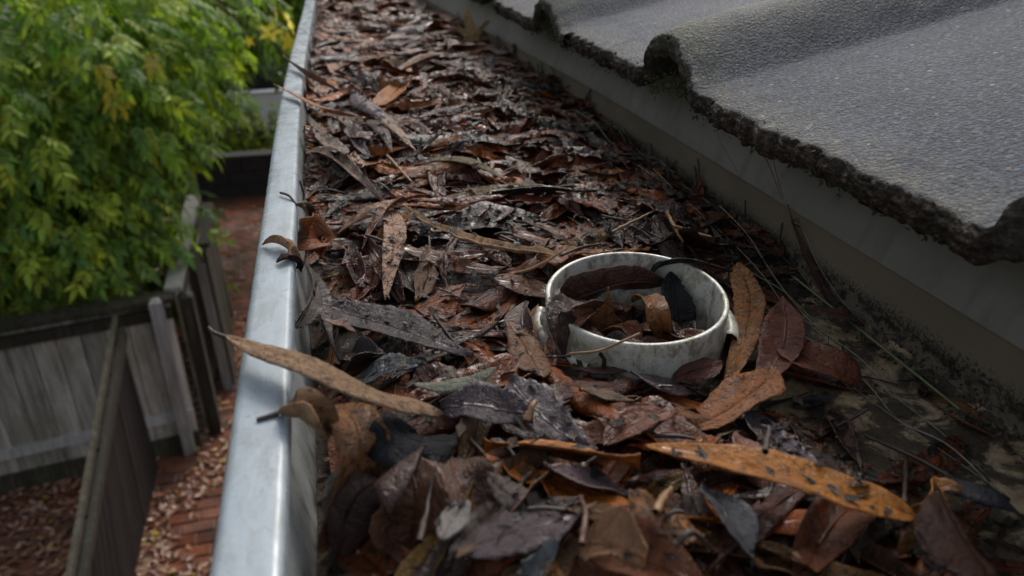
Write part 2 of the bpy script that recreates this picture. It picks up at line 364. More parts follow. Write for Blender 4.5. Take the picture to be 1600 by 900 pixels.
for x, y in cands:
    px, py = proj((x, y, 0))
    d = math.hypot(x, y)
    ok = (-30 < px < 440 and 290 < py < 930) and not (px < 200 and py < 735)
    (vis if ok else hid).append((x, y, d))
vis.sort(key=lambda t: t[2]); hid += vis[300:]; vis = vis[:300]
def brick_bm():
    bm = bmesh.new(); bmesh.ops.create_cube(bm, size=1)
    for v in bm.verts: v.co = Vector((v.co.x * bl, v.co.y * bw, v.co.z * .05))
    bmesh.ops.bevel(bm, geom=[e for e in bm.edges], offset=.006, segments=1, affect='EDGES')
    me = bpy.data.meshes.new('brick'); bm.to_mesh(me); bm.free(); return me
bme = brick_bm(); bme.materials.append(M['brick'])
for x, y, d in vis:
    o = bpy.data.objects.new('brick', bme); COL.objects.link(o); o.parent = paving
    o.location = (x, y, -.016 + random.uniform(-.003, .003)); o.rotation_euler = (random.gauss(0, .012), random.gauss(0, .012), random.gauss(0, .015))
bv = np.array([v.co[:] for v in bme.vertices]); bf = [tuple(p.vertices) for p in bme.polygons]
V, Fc = [], []
for x, y, d in hid:
    o = len(V); V += [tuple(v + np.array([x, y, -.016 + random.uniform(-.003, .003)])) for v in bv]; Fc += [tuple(i + o for i in f) for f in bf]
tag(mesh('farther_bricks', V, Fc, M['brick'], paving), kind='stuff')

# ------------------------------------------------------------------ fences
def slab(name, a, b, c, d, th, n, mat, parent):      # quad a b c d (corners), thickness along n
    n = np.asarray(n, float) * th; q = [np.asarray(v, float) for v in (a, b, c, d)]
    V = q + [v + n for v in q]
    return mesh(name, V, [(3, 2, 1, 0), (4, 5, 6, 7), (0, 1, 5, 4), (1, 2, 6, 5), (2, 3, 7, 6), (3, 0, 4, 7)], mat, parent)
def fence(name, A0, A1, lean, zt, label, boards, mat, cap=None, lowrail=False, side=1, posts=(), capw=.10, group=None, bw_=.15):
    A0 = np.array(A0, float); A1 = np.array(A1, float); D = A1 - A0; Ln = np.linalg.norm(D); D /= Ln
    N = np.array([D[1], -D[0]]) * side; lean = np.array(lean, float)
    root = empty(name, (A0[0], A0[1], 0)); inv = np.array([A0[0], A0[1], 0])
    tag(root, label, 'fence', group)
    def pt(s, off, z): b = A0 + D * s + N * off + lean * (z / zt) * (s / Ln if len(lean) else 1); return np.array([b[0], b[1], z]) - inv
    nb = int(Ln / bw_); st = Ln / nb
    for i in range(nb):
        s0, s1 = i * st + .004, (i + 1) * st - .004; dz = random.uniform(-.02, .0); dn = random.uniform(0, .008)
        slab('board', pt(s0, dn, .05), pt(s1, dn, .05), pt(s1, dn, zt - .03 + dz), pt(s0, dn, zt - .03 + dz), .02, (N[0], N[1], 0), mat, root)
    if cap is not None:
        q = [pt(-.03, -capw / 2, zt), pt(Ln + .03, -capw / 2, zt), pt(Ln + .03, capw / 2 + .02, zt), pt(-.03, capw / 2 + .02, zt)]
        slab('cap_rail', *q, .04, (0, 0, 1), cap, root)
        slab('rail', pt(0, .024, zt - .14), pt(Ln, .024, zt - .14), pt(Ln, .024, zt - .05), pt(0, .024, zt - .05), .035, (N[0], N[1], 0), M['board_moss'], root)
    if lowrail:
        slab('rail', pt(0, .024, .30), pt(Ln, .024, .30), pt(Ln, .024, .38), pt(0, .024, .38), .03, (N[0], N[1], 0), M['rail'], root)
        slab('gravel_board', pt(0, .03, -.01), pt(Ln, .03, -.01), pt(Ln, .03, .16), pt(0, .03, .16), .03, (N[0], N[1], 0), M['board_moss'], root)
    for s, hgt, wd in posts:
        V = []
        for z in (-.05, hgt):
            for a, b in ((-wd, .03), (wd, .03), (wd, .03 + 2 * wd), (-wd, .03 + 2 * wd)): V.append(pt(s + a, b, z))
        V.append(pt(s, .03 + wd, hgt + .03))
        mesh('post', V, [(3, 2, 1, 0), (0, 1, 5, 4), (1, 2, 6, 5), (2, 3, 7, 6), (3, 0, 4, 7), (4, 5, 8), (5, 6, 8), (6, 7, 8), (7, 4, 8)], M['rail' if wd < .05 else 'board_moss'], root)
    return root
fence('wooden_fence', (-4.4, 4.80), (-1.32, 5.30), (0, 0.06), 1.33, 'weathered grey board fence with mossy cap running left below the green tree', 1, M['board'], M['board_moss'], True, 1, posts=((3.03, 1.36, .045),), capw=.14)
fence('wooden_fence', (-1.30, 5.42), (-1.38, 7.5), (-.04, 0), 1.36, 'wet topped board fence running away behind the corner post beside the brick path', 1, M['board'], M['rail'], False, 1, posts=((.02, 1.3, .05), (2.05, 1.3, .05)), capw=.10)
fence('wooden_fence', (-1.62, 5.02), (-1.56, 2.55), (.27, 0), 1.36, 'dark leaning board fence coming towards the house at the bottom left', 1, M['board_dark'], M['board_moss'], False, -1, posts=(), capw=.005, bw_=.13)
g = fence('garden_gate', (-1.20, 7.05), (-1.10, 6.05), (-.03, .04), 1.42, 'dark mossy gate leaf standing open beside the brick path', 1, M['board_moss'], M['board_moss'], False, 1, posts=((.96, 1.4, .04),), capw=.07)
g['category'] = 'gate'
# low dark wall at the end of the path, blocks as parts
wl = empty('garden_wall', (-1.2, 11.6, 0)); tag(wl, 'low dark block wall at the far end of the brick path under the shrubs', 'wall')
for c in range(3):
    for k in range(-13, 14):
        v_, f_ = box_v(-.195, .195, -.1, .1, 0, .19); x = k * .40 + (.2 if c % 2 else 0)
        o = mesh('block', v_, f_, M['wallblock'], wl); o.location = (x, random.uniform(-.004, .004), c * .198)
v_, f_ = box_v(-5.5, 5.6, -.13, .13, .594, .64); mesh('coping', v_, f_, M['wallblock'], wl)

# ------------------------------------------------------------------ parked car beyond the wall
def car(loc, rot):
    root = empty('parked_car', loc); root.rotation_euler = (0, 0, rot); tag(root, 'white parked car half hidden behind the green foliage beside the gutter', 'car')
    prof = [(-2.05, .28), (-2.1, .55), (-2.0, .82), (-1.6, .92), (-1.0, .98), (1.25, .96), (1.9, .86), (2.08, .62), (2.1, .3)]
    ys = [-.82, -.85, -.80, .80, .85, .82]; V = []; 
    for j, y in enumerate((-.80, -.86, -.83, .83, .86, .80)):
        for (x, z) in prof: V.append((x, y, z if j in (1, 4) else (z + .03 if j in (2, 3) else z - .05)))
    n = len(prof); Fc = [(j * n + i, j * n + i + 1, (j + 1) * n + i + 1, (j + 1) * n + i) for j in range(5) for i in range(n - 1)]
    Fc += [tuple(range(n)), tuple(5 * n + i for i in range(n - 1, -1, -1)), tuple(j * n for j in range(6)), tuple(j * n + n - 1 for j in range(5, -1, -1))]
    mesh('body', V, Fc, M['white_paint'], root)
    # cabin: glass band and painted roof
    b = [(-1.55, .99), (1.0, .97)]; t = [(-1.15, 1.33), (.25, 1.36)]
    V = [(b[0][0], -.76, b[0][1]), (b[1][0], -.76, b[1][1]), (b[1][0], .76, b[1][1]), (b[0][0], .76, b[0][1]), (t[0][0], -.62, t[0][1]), (t[1][0], -.62, t[1][1]), (t[1][0], .62, t[1][1]), (t[0][0], .62, t[0][1])]
    mesh('window', V, [(0, 1, 5, 4), (1, 2, 6, 5), (2, 3, 7, 6), (3, 0, 4, 7)], M['glass_dark'], root)
    V = [(-1.2, -.64, 1.33), (.28, -.64, 1.36), (.28, .64, 1.36), (-1.2, .64, 1.33), (-1.05, -.5, 1.41), (.1, -.5, 1.43), (.1, .5, 1.43), (-1.05, .5, 1.41)]
    mesh('roof', V, [(4, 5, 6, 7), (0, 1, 5, 4), (1, 2, 6, 5), (2, 3, 7, 6), (3, 0, 4, 7), (3, 2, 1, 0)], M['white_paint'], root)
    for x in (-1.35, 1.32):
        for y in (-.80, .80):
            bm = bmesh.new(); bmesh.ops.create_cone(bm, cap_ends=True, segments=24, radius1=.32, radius2=.32, depth=.2)
            bmesh.ops.rotate(bm, verts=bm.verts, matrix=Matrix.Rotation(R_(90), 3, 'X')); me = bpy.data.meshes.new('wheel'); bm.to_mesh(me); bm.free()
            wh = link('wheel', me, M['rubber'], root); wh.location = (x, y, .32)
            bm = bmesh.new(); bmesh.ops.create_cone(bm, cap_ends=True, segments=16, radius1=.2, radius2=.17, depth=.22)
            bmesh.ops.rotate(bm, verts=bm.verts, matrix=Matrix.Rotation(R_(90), 3, 'X')); me = bpy.data.meshes.new('hub'); bm.to_mesh(me); bm.free()
            link('hub', me, M['rim'], wh)
car((-1.75, 15.2, 0), R_(8))

# ------------------------------------------------------------------ green tree: compound leaves
def compound(seed, hue):
    r = np.random.default_rng(seed); V, Q, C = [], [], []
    nl = int(r.integers(2, 4)); L = .21
    def leaflet(b, d, ln, wd):
        d = d / np.linalg.norm(d); up = np.array([0, 0, 1.0]); s = np.cross(d, up); s /= np.linalg.norm(s) + 1e-9; nn = np.cross(s, d)
        o = sum(len(v) for v in V); pts = []
        prof = [(0, .05), (.2, .62), (.42, 1.0), (.55, .72), (.62, .86), (.82, .36), (1, .02)]
        for t, w_ in prof:
            c = b + d * ln * t - up * (t * t) * ln * .28
            for sgn in (-1, 0, 1): pts.append(c + s * sgn * w_ * wd * .5 + nn * (abs(sgn) * wd * .10 * w_ * r.uniform(.4, 1.6)))
        V.append(np.array(pts)); Q.append(grid_faces(7, 3, o))
        k = r.uniform(.75, 1.3); C.append(np.tile(np.array([hue[0] * k, hue[1] * k, hue[2] * k, 1]), (21, 1)))
    for i in range(nl):
        t = (i + 1) / (nl + 1); b = np.array([L * t, 0, -.12 * L * t * t])
        for sg in (-1, 1): leaflet(b, np.array([.75, sg * r.uniform(.6, 1.0), r.uniform(-.35, .05)]), .10 * r.uniform(.75, 1.2), .042 * r.uniform(.8, 1.2))
    leaflet(np.array([L * .85, 0, -.1 * L]), np.array([1, r.uniform(-.2, .2), -.3]), .125, .052)
    tv, tq = tube_np([(0, 0, 0), (L * .5, 0, -.03 * L), (L * .9, 0, -.1 * L)], .0022, 3)
    o = sum(len(v) for v in V); V.append(tv); Q.append(tq + o); C.append(np.tile(np.array([.09, .05, .02, 1]), (len(tv), 1)))
    return np.vstack(V), np.vstack(Q), np.vstack(C)
HUES = [(.21, .31, .05), (.15, .25, .04), (.28, .36, .045), (.11, .21, .045), (.30, .34, .035), (.14, .25, .06)]
CLS = [compound(i, HUES[i % 6]) for i in range(10)]
leafm = []
for i, (v, q, c) in enumerate(CLS):
    me = bpy.data.meshes.new('compound_leaf'); me.from_pydata(v.tolist(), [], q.tolist()); me.materials.append(M['green'])
    a = me.attributes.new('gc', 'FLOAT_COLOR', 'POINT'); a.data.foreach_set('color', c.astype(np.float32).ravel()); me.update(); leafm.append(me)
def rot_of(yaw, pitch, rollv):
    return np.array((Matrix.Rotation(yaw, 3, 'Z') @ Matrix.Rotation(pitch, 3, 'Y') @ Matrix.Rotation(rollv, 3, 'X')))
def tree(name, label, base, blobs, n, nparts, scale, seed, limbs, dark=1.0):
    r = np.random.default_rng(seed); root = empty(name, base); tag(root, label, 'tree'); B = np.array(base)
    h = np.array(blobs[0][0]) - B
    tv, tq = tube_np(bez([(0, 0, -.05), (h[0] * .3, h[1] * .2, h[2] * .4), (h[0] * .8, h[1] * .8, h[2])], 10), np.linspace(.075, .03, 10), 10)
    mesh_np('trunk', tv, tq, M['bark'], root)
    pts = []
    for c, rad in blobs:
        c = np.array(c) - B; m = int(n / len(blobs)); rad = np.array(rad)
        for k in range(limbs):
            d = r.normal(size=3); d /= np.linalg.norm(d); e = c + d * rad * .8; s0 = h * r.uniform(.35, .9)
            tv, tq = tube_np(bez([s0, (s0 + e) / 2 + r.normal(size=3) * .08 + np.array([0, 0, .12]), e], 8), np.linspace(.018, .004, 8), 5)
            mesh_np('limb', tv, tq, M['bark'], root)
        cl = r.normal(size=(24, 3)); cl /= np.linalg.norm(cl, axis=1)[:, None]
        for k in range(m):
            d = r.normal(size=3) * .5 + cl[r.integers(24)] ; d /= np.linalg.norm(d)
            rr = r.uniform(.72, 1.03) if r.random() < .8 else r.uniform(.3, .75)
            rr *= .84 + .3 * math.sin(5 * d[0] + 3 * d[2] + seed) * math.sin(4 * d[1] + 2)
            p = c + d * rad * rr; pts.append((p, math.atan2(d[1], d[0]) + r.normal() * .5, .25 + r.uniform(0, .7) - d[2] * .25, r.normal() * .4, scale * r.uniform(.75, 1.2)))
    pts.sort(key=lambda t: np.linalg.norm(t[0] + B - np.array([0, 0, CAMZ])))
    inv = [t for t in pts if -40 < proj(t[0] + B)[0] < 520 and -40 < proj(t[0] + B)[1] < 600]
    parts = inv[:nparts]; ids = set(id(t) for t in parts); rest = [t for t in pts if id(t) not in ids]
    for p, yaw, pit, rl, s in parts:
        o = bpy.data.objects.new('leaf_spray', leafm[int(r.integers(len(leafm)))]); COL.objects.link(o); o.parent = root
        o.location = p; o.rotation_euler = (rl, pit, yaw); o.scale = (s, s, s)
    V, Q, C, off = [], [], [], 0
    for p, yaw, pit, rl, s in rest:
        v, q, c = CLS[int(r.integers(len(CLS)))]; V.append(v @ rot_of(yaw, pit, rl).T * s + p); Q.append(q + off)
        k = dark * r.uniform(.8, 1.2); c = c.copy(); c[:, :3] *= k; C.append(c); off += len(v)
    o = mesh_np('crown', np.vstack(V), np.vstack(Q), M['green'], root, False, {'gc': ('FLOAT_COLOR', np.vstack(C))}); o['kind'] = 'stuff'
    return root
tree('leafy_tree', 'large bright green tree with drooping compound leaves behind the grey board fence', (-2.4, 6.6, 0),
     [((-2.35, 6.3, 2.35), (1.25, .9, 1.05)), ((-1.55, 6.4, 2.75), (.85, .75, .85)), ((-3.1, 5.9, 2.1), (1.1, .8, .9)), ((-2.2, 5.9, 1.75), (1.0, .55, .5)), ((-1.75, 6.6, 2.2), (.62, .6, .5)), ((-1.9, 7.2, 3.1), (1.5, 1.0, .8))], 4200, 300, .92, 3, 5)
tree('leafy_tree', 'darker green tree behind the bright one, top centre beside the gutter end', (-1.9, 10.2, 0),
     [((-1.8, 10, 3.1), (1.5, 1.1, 1.25)), ((-.3, 11.0, 3.3), (1.2, .8, 1.1)), ((-3.6, 10, 2.2), (1.6, 1.1, 1.3))], 2000, 0, 1.5, 5, 4, .8)
tree('hedge_tree', 'far green hedge tree across the road behind the white car', (-1.0, 24, 0),
     [((-4, 25, 2.2), (4, 2, 2.6)), ((1.5, 26, 2.2), (4, 2, 2.6))], 2600, 0, 2.8, 9, 3, .8)
tree('hedge_tree', 'low dark shrub in the shade at the corner of the two board fences', (-2.3, 7.6, 0),
     [((-2.2, 7.7, .75), (1.0, 1.1, .75)), ((-3.4, 7.4, .8), (1.0, 1.1, .8))], 700, 0, 1.0, 12, 3, .45)
tree('hedge_shrub', 'low clipped dark hedge in front of the white car', (-1.4, 12.7, 0), [((-1.95, 12.6, .85), (.75, .5, .85)), ((-2.6, 12.7, .75), (1.3, .5, .85)), ((-.9, 12.7, .62), (1.3, .5, .66)), ((.8, 12.7, .65), (1.3, .5, .65))], 1500, 0, .8, 15, 3, .6)
def big_tree(name, label, base, h, rad, seed, n=1500):
    tree(name, label, base, [((base[0], base[1], h * .62), (rad, rad, h * .40))], n, 0, 6.0, seed, 5, .7)
for k, (x, y, h, rd, lab) in enumerate(((-17, 30, 15, 5.5, 'tall dark garden tree beyond the road, leftmost'), (-7, 33, 17, 6, 'tallest garden tree beyond the road'), (3, 31, 15, 5.5, 'round tall tree beyond the road straight ahead of the gutter'),
      (13, 33, 16, 6, 'tall tree beyond the road on the right of the gutter end'), (23, 30, 15, 5.5, 'tall tree beyond the road, rightmost'), (-22, 19, 14, 5, 'tall tree far out to the left of the fences'), (-19, 8, 12, 4.5, 'tall tree well left of the board fence'), (-18, -3, 12, 4.5, 'tall tree left of and behind the viewer'))):
    big_tree('sky_block_tree', lab, (x, y, 0), h, rd, 40 + k)  # trees added out of view to keep low sky out of the leaf reflections
# yellow leaves at the end of a shoot near the gutter
yl = empty('yellow_maple_sprig', tuple(P(422, 50, 3.25))); tag(yl, 'sprig of bright yellow lobed leaves beside the far end of the gutter lip', 'sprig')
def lobed(n, r0, seed):
    r = np.random.default_rng(seed); V = [(0, 0, 0)]
    for i in range(n * 4):
        a = (i / (n * 4)) * 2 * math.pi; k = [1.0, .62, .45, .66][i % 4]
        lob = 1.0 - .35 * abs(((a / math.pi) % 2) - 1) if True else 1
        V.append((math.cos(a) * r0 * k * (1.15 - .4 * lob + .2), math.sin(a) * r0 * k, r.uniform(-.06, .1) * r0))
    m = n * 4; return V, [(0, 1 + i, 1 + (i + 1) % m) for i in range(m)]
s = NT('yellow_leaf'); M['yellow'] = s.fin(s.ramp(s.noise(s.pos(), 30, 3), [(.3, (.80, .64, .02)), (.7, (.90, .80, .06))]), .5)
for k, (dx, dy, dz, rr) in enumerate(((0, 0, 0, .08), (.12, .0, .05, .09), (.10, 0, -.06, .07), (-.13, 0, -.05, .04), (.05, .03, .10, .06))):
    V, Fc = lobed(5, rr, k); o = mesh('leaf', V, Fc, M['yellow'], yl); o.location = (dx, dy, dz); o.rotation_euler = (.9 + .3 * k, .4 * k, k * 1.3)
tv, tq = tube_np(bez([(-.35, .6, -.1), (-.1, .2, -.02), (0, 0, 0), (.1, 0, .05)], 10), .004, 4); mesh_np('stem', tv, tq, M['bark'], yl)

# fallen leaves on the ground
def scatter_ground():
    V, Q, C = [], [], []; cnt = 0
    while cnt < 5200:
        x = rng.uniform(-3.2, .3); y = rng.uniform(2.2, 11); px, py = proj((x, y, 0))
        if not (-20 < px < 460 and 290 < py < 930): continue
        dens = fbm(np.array(x * 2.6 + 3), np.array(y * 2.6), 5, 3)
        left = x < -1.7
        if rng.random() > (1.0 if left else (1.0 if dens > .47 else .03)): continue
        if y > 5.6 and rng.random() < .4: continue
        a = rng.uniform(0, 6.28); L = rng.uniform(.025, .055); W = L * rng.uniform(.35, .6)
        d = np.array([math.cos(a), math.sin(a), 0]); n = np.array([-d[1], d[0], 0]); z = .012 + rng.uniform(0, .02)
        p = np.array([x, y, z]); tz = rng.uniform(-.01, .02)
        V += [p - d * L + [0, 0, tz * .5], p - n * W * .8, p + [0, 0, -.004], p + n * W * .8, p + d * L + [0, 0, tz], ]
        o = cnt * 5; Q += [(o, o + 1, o + 2), (o, o + 2, o + 3), (o + 4, o + 2, o + 1), (o + 4, o + 3, o + 2)]
        pal = [(.26, .12, .065), (.34, .18, .12), (.20, .075, .035), (.42, .27, .19), (.42, .28, .05), (.11, .05, .03)]
        c = np.array(pal[rng.choice(6, p=[.26, .24, .18, .14, .05, .13])]) * rng.uniform(.7, 1.2); C += [tuple(c) + (1,)] * 5; cnt += 1
    s = NT('ground_leaf'); a = s.N('Attribute', attribute_name='gc'); M['gleaf'] = s.fin(a.outputs['Color'], .35)
    o = mesh_np('ground_leaf_litter', np.array(V), np.array(Q), M['gleaf'], None, False, {'gc': ('FLOAT_COLOR', np.array(C))})
    tag(o, kind='stuff')
scatter_ground()

# ------------------------------------------------------------------ gutter
XL, XR = -.025, .273
def sm(t): t = np.clip(t, 0, 1); return t * t * (3 - 2 * t)
def warp(x, y):                          # the trough narrows a little and bows towards its far end
    s_ = sm((np.asarray(y, float) - .55) / 1.35) ; t = np.clip((np.asarray(x, float) - XL) / (XR - XL), 0, 1)
    return x + (1 - t) * .024 * s_ - t * .050 * s_
YS = np.concatenate([np.linspace(-.12, 1.0, 60), np.linspace(1.05, 2.6, 32)])
def sweep(name, prof, mat, parent, wob=0.0, fine=1):
    prof = np.array(prof, float); V = []
    for y in YS:
        x = warp(prof[:, 0], y); k = wob * (vnoise(np.array(y * 9), np.array(1.3), 3) - .5)
        V.append(np.stack([x + k, np.full(len(prof), y), CAMZ - prof[:, 1] + k * .6], 1))
    V = np.vstack(V); return mesh_np(name, V, grid_faces(len(YS), len(prof)), mat, parent, True)
gut = empty('rain_gutter', (0, 0, 0)); tag(gut, 'pale blue grey metal rain gutter full of wet dead leaves along the roof edge', 'gutter')
def arc(cx_, ch, r, a0, a1, n=5): return [(cx_ + r * math.cos(R_(a)), ch - r * math.sin(R_(a))) for a in np.linspace(a0, a1, n)]
lip = [(-.038, .235), (-.0400, .19), (-.0425, .165)] + arc(-.0392, .1535, .0042, 180, 95) + [(-.034, .1494), (-.030, .1494)] + arc(-.0272, .1520, .0026, 90, 0) + [(-.0246, .156), (-.0250, .1605)]
sweep('lip', lip, M['gutter'], gut, .0008)
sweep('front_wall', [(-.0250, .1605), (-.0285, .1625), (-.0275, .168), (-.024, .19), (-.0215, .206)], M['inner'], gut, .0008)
fl = [(-.0215, .206)] + [(x, .2085 - .0035 * (x / .26)) for x in np.linspace(0, .262, 14)] + [(.269, .2035), (.2725, .199)]
sweep('floor', fl, M['floor'], gut)
sweep('back_wall', [(.2725, .199), (.2732, .19), (.2735, .175), (.2735, .163)], M['back'], gut, .0006)
fas = tag(sweep('roof_flashing', [(.2715, .1636), (.2715, .1625), (.275, .153), (.288, .120), (.291, .106)], M['fascia'], None, .0006), 'long smooth grey flashing band between the gutter and the roof tiles', 'flashing')
# wall of the house below, its face under the gutter
v_, f_ = box_v(.30, .55, -1.5, 2.6, 0, CAMZ - .225); tag(mesh('house_wall', v_, f_, M['fascia']), 'rendered house wall under the gutter', 'wall')

# ------------------------------------------------------------------ roof tiles
PIT = math.tan(R_(12.0))
def tprof(y):                            # height of the tile's top over the pan, crest at y=0, near foot -.078, far foot +.035
    y = np.asarray(y, float)
    a = np.where(y < 0, np.clip(1 + y / .060, 0, 1), np.clip(1 - y / .034, 0, 1))
    near = a ** 1.0
    rise = np.where(y < 0, np.sin(near * math.pi / 2) ** 1.2, np.sqrt(np.clip(1 - (1 - a) ** 2, 0, 1)))
    return .030 * rise, rise
roof = empty('tiled_roof', (.235, .4, CAMZ - .101)); tag(roof, 'dark grey concrete tiled roof edge with rounded rolls, crumbling and mossy along its front', 'roof')
RO = np.array([.235, .4, CAMZ - .101])
def roof_tile(y0, course, seed, dx=0.0, yend=None):
    # y0 = crest position; tile spans y0-.078 .. y0+.217
    nu, nx = 110, 64; yend = yend or y0 + .2225; ys = np.linspace(y0 - .0775, yend, nu); x0 = .2355 + course * .34 + dx; ln = .40
    us = np.concatenate([np.linspace(0, .05, 22), np.linspace(.055, ln, nx - 22)])
    U, Yg = np.meshgrid(us, ys, indexing='ij'); rh, rn = tprof(Yg - y0)
    base = CAMZ - .101 + (U + dx + course * .34) * PIT + course * .004
    n1 = fbm(U * 60 + seed, Yg * 60, seed, 4) - .5; n2 = fbm(U * 350 + seed, Yg * 350, seed + 3, 3) - .5
    edge = np.exp(-U / .012)
    n1 = fbm(U * 60 + course, Yg * 60, 5, 4) - .5; z = base + rh * (1 - .08 * edge) + n1 * .0020 + n2 * .0003 - edge * (.0022 + .004 * np.clip(fbm(Yg * 70, Yg * 0, seed + 9, 3) - .42, 0, 1))
    z += -.0004 * np.clip((y0 - .0735 - Yg) / .002, 0, 1)
    wv = (fbm(Yg * 45, U * 0 + 7, seed + 5, 4) - .5) * .009 * np.exp(-U / .02) + (fbm(Yg * 240, U * 30, seed + 8, 3) - .5) * .004 * np.exp(-U / .008)
    X = x0 + U + wv
    top = np.stack([X, Yg, z], -1)
    # front face, from the top edge down, then the underside back
    K = 14; front = []
    th = .0155 + .004 * (fbm(ys * 55, ys * 0, seed + 11, 3) - .5) + (rh[0] * .55 if y0 < .3 else 0)
    for k in range(1, K):
        t = k / (K - 1)
        zz = z[0] - th * t - (fbm(ys * 300, ys * 0 + k * .7, seed + 21, 3) - .5) * .003 * (t if t < 1 else 1.6)
        xx = X[0] + (fbm(ys * 420, ys * 0 + k * 1.3, seed + 31, 4) - .5) * .0055 + .002 * t - .0025 * math.sin(t * math.pi)
        front.append(np.stack([xx, ys, zz], -1))
    under = [np.stack([x0 + u + wv[0] * 0, ys, base[0] + u * PIT + rh[0] - .0155], -1) for u in (.02, .2, ln)]
    rows = [r for r in top[::-1]] + front + under
    V = np.array(rows).reshape(-1, 3)
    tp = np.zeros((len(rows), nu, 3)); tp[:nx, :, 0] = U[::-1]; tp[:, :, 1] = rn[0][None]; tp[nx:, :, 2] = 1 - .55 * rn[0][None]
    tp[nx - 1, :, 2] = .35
    o = mesh_np('roof_tile', V - RO, grid_faces(len(rows), nu)[:, ::-1], M['tile'], roof, True, {'tp': ('FLOAT_VECTOR', tp.reshape(-1, 3))})
    return o
crests = [-.425, -.1295, .166, .4985] + [.794 + .2955 * k for k in range(0, 5)]
for k, yc in enumerate(crests):
    for c in range(3):
        dx = [0, .003, -.004, .002, -.003, .004][(k * 2 + c) % 6]
        roof_tile(yc, c, 10 + k * 3 + c, dx, (crests[k + 1] - .0730) if k + 1 < len(crests) else None)
yy_ = np.concatenate([c + np.array([-.0775, -.06, -.045, -.03, -.015, 0, .008, .018, .027, .034, .12]) for c in crests]); hh_ = np.concatenate([tprof(np.array([-.0775, -.06, -.045, -.03, -.015, 0, .008, .018, .027, .034, .12]))[0] for c in crests])
VV = []
for u in list(np.linspace(1.05, 5.2, 14)):
    st_ = .006 * (1 - ((u - 1.05) / .34) % 1)
    for y_, h_ in zip(yy_, hh_): VV.append((.2355 + u, y_, CAMZ - .101 + u * PIT + .008 + h_ + st_))
VV = np.array(VV); tpv = np.zeros((len(VV), 3)); tpv[:, 0] = 1
mesh_np('upper_roof_slope', VV - RO, grid_faces(14, len(yy_))[:, ::-1], M['tile'], roof, True, {'tp': ('FLOAT_VECTOR', tpv)})
# mortar filling under the front of each roll, with moss on two of them
def clump(name, c, r, seed, mat, parent, sq=(1, 1, 1), amp=.5, sub=4):
    bm = bmesh.new(); bmesh.ops.create_icosphere(bm, subdivisions=sub, radius=1)
    V = np.array([v.co[:] for v in bm.verts]); Fc = [tuple(v.index for v in f.verts) for f in bm.faces]; bm.free()
    k = 1 + amp * (fbm(V[:, 0] * 3 + seed, V[:, 1] * 3 + V[:, 2] * 2.3, seed, 4) - .5) * 2
    V = V * k[:, None] * np.array(sq) * r + np.array(c)
    return mesh_np(name, V, np.array(Fc), mat, parent, False)
for k, yc in enumerate(crests[2:8]):
    z = CAMZ - .101
    clump('mortar', np.array([.268, yc - .008, z - .004]) - RO, .017 if k > 0 else .026, 3 + k, M['mortar'], roof, (.9, 2.0, .8), .3)
for (y, n, sd) in ((.492, 9, 1), (.79, 5, 2)):
    r = np.random.default_rng(sd); V, Q, off = [], [], 0
    ctr = [np.array([.236 + r.uniform(-.003, .014), y + r.uniform(-.026, .03), CAMZ - .113 + r.uniform(-.003, .008)]) for _ in range(n)]
    for j in range(700):
        c = ctr[r.integers(n)] + r.normal(size=3) * .0034; d = r.normal(size=3); d[2] -= .3; d /= np.linalg.norm(d); s_ = np.cross(d, r.normal(size=3)); s_ /= np.linalg.norm(s_)
        V += [c - s_ * .0006, c + s_ * .0006, c + d * r.uniform(.001, .0032)]; Q.append((off, off + 1, off + 2)); off += 3
    o = mesh_np('moss', np.array(V) - RO, np.array(Q), M['moss'], roof, False); o['kind'] = 'stuff'
# crumbs clinging to the tile front edges
r = np.random.default_rng(44); V, Q, off = [], [], 0
for j in range(3500):
    y = r.uniform(.1, 2.0); yc = min(crests, key=lambda c: abs(c + .07 - y)); hh, _ = tprof(np.array(y - [c for c in crests if c - .0775 <= y][-1]))
    if float(hh) > .010 and r.random() < .8: continue
    t = r.uniform(-.05, 1.05); p = np.array([.2345 + r.normal() * .0022, y, CAMZ - .1045 + float(hh) - .0155 * t]); s_ = abs(r.normal()) * .0004 + .0004
    tet = r.normal(size=(4, 3)) * s_; V += list(p + tet); Q += [(off, off + 1, off + 2), (off, off + 2, off + 3), (off, off + 3, off + 1), (off + 1, off + 3, off + 2)]; off += 4
o = mesh_np('edge_crumbs', np.array(V) - RO, np.array(Q), M['mortar'], roof, False); o['kind'] = 'stuff'
# fibres hanging from the tiles
def strand(name, pts, rad, mat, label, cat, sides=4, n=14, group=None):
    tv, tq = tube_np(bez(pts, n), rad, sides); o = mesh_np(name, tv, tq, mat); return tag(o, label, cat, group)
TE = .236
def PXx(px, py, x): r = ray(px, py); t = x / r[0]; return np.array([x, r[1] * t, CAMZ + r[2] * t])
strand('cobweb_strand', [PXx(1118, 196, .238), PXx(1128, 225, .250), PXx(1152, 268, .262)], .00018, M['fibre'], 'pale thread hanging from the ragged tile corner above the pipe', 'thread')
strand('cobweb_strand', [PXx(1186, 228, .238), PXx(1203, 262, .25), PXx(1222, 312, .262)], .0003, M['straw'], 'brown thread hanging lower from the tile edge, left one of a pair', 'thread')
strand('cobweb_strand', [PXx(1208, 238, .238), PXx(1212, 268, .25), PXx(1224, 310, .262)], .00025, M['straw'], 'thin brown thread meeting the first one under the tile edge', 'thread')

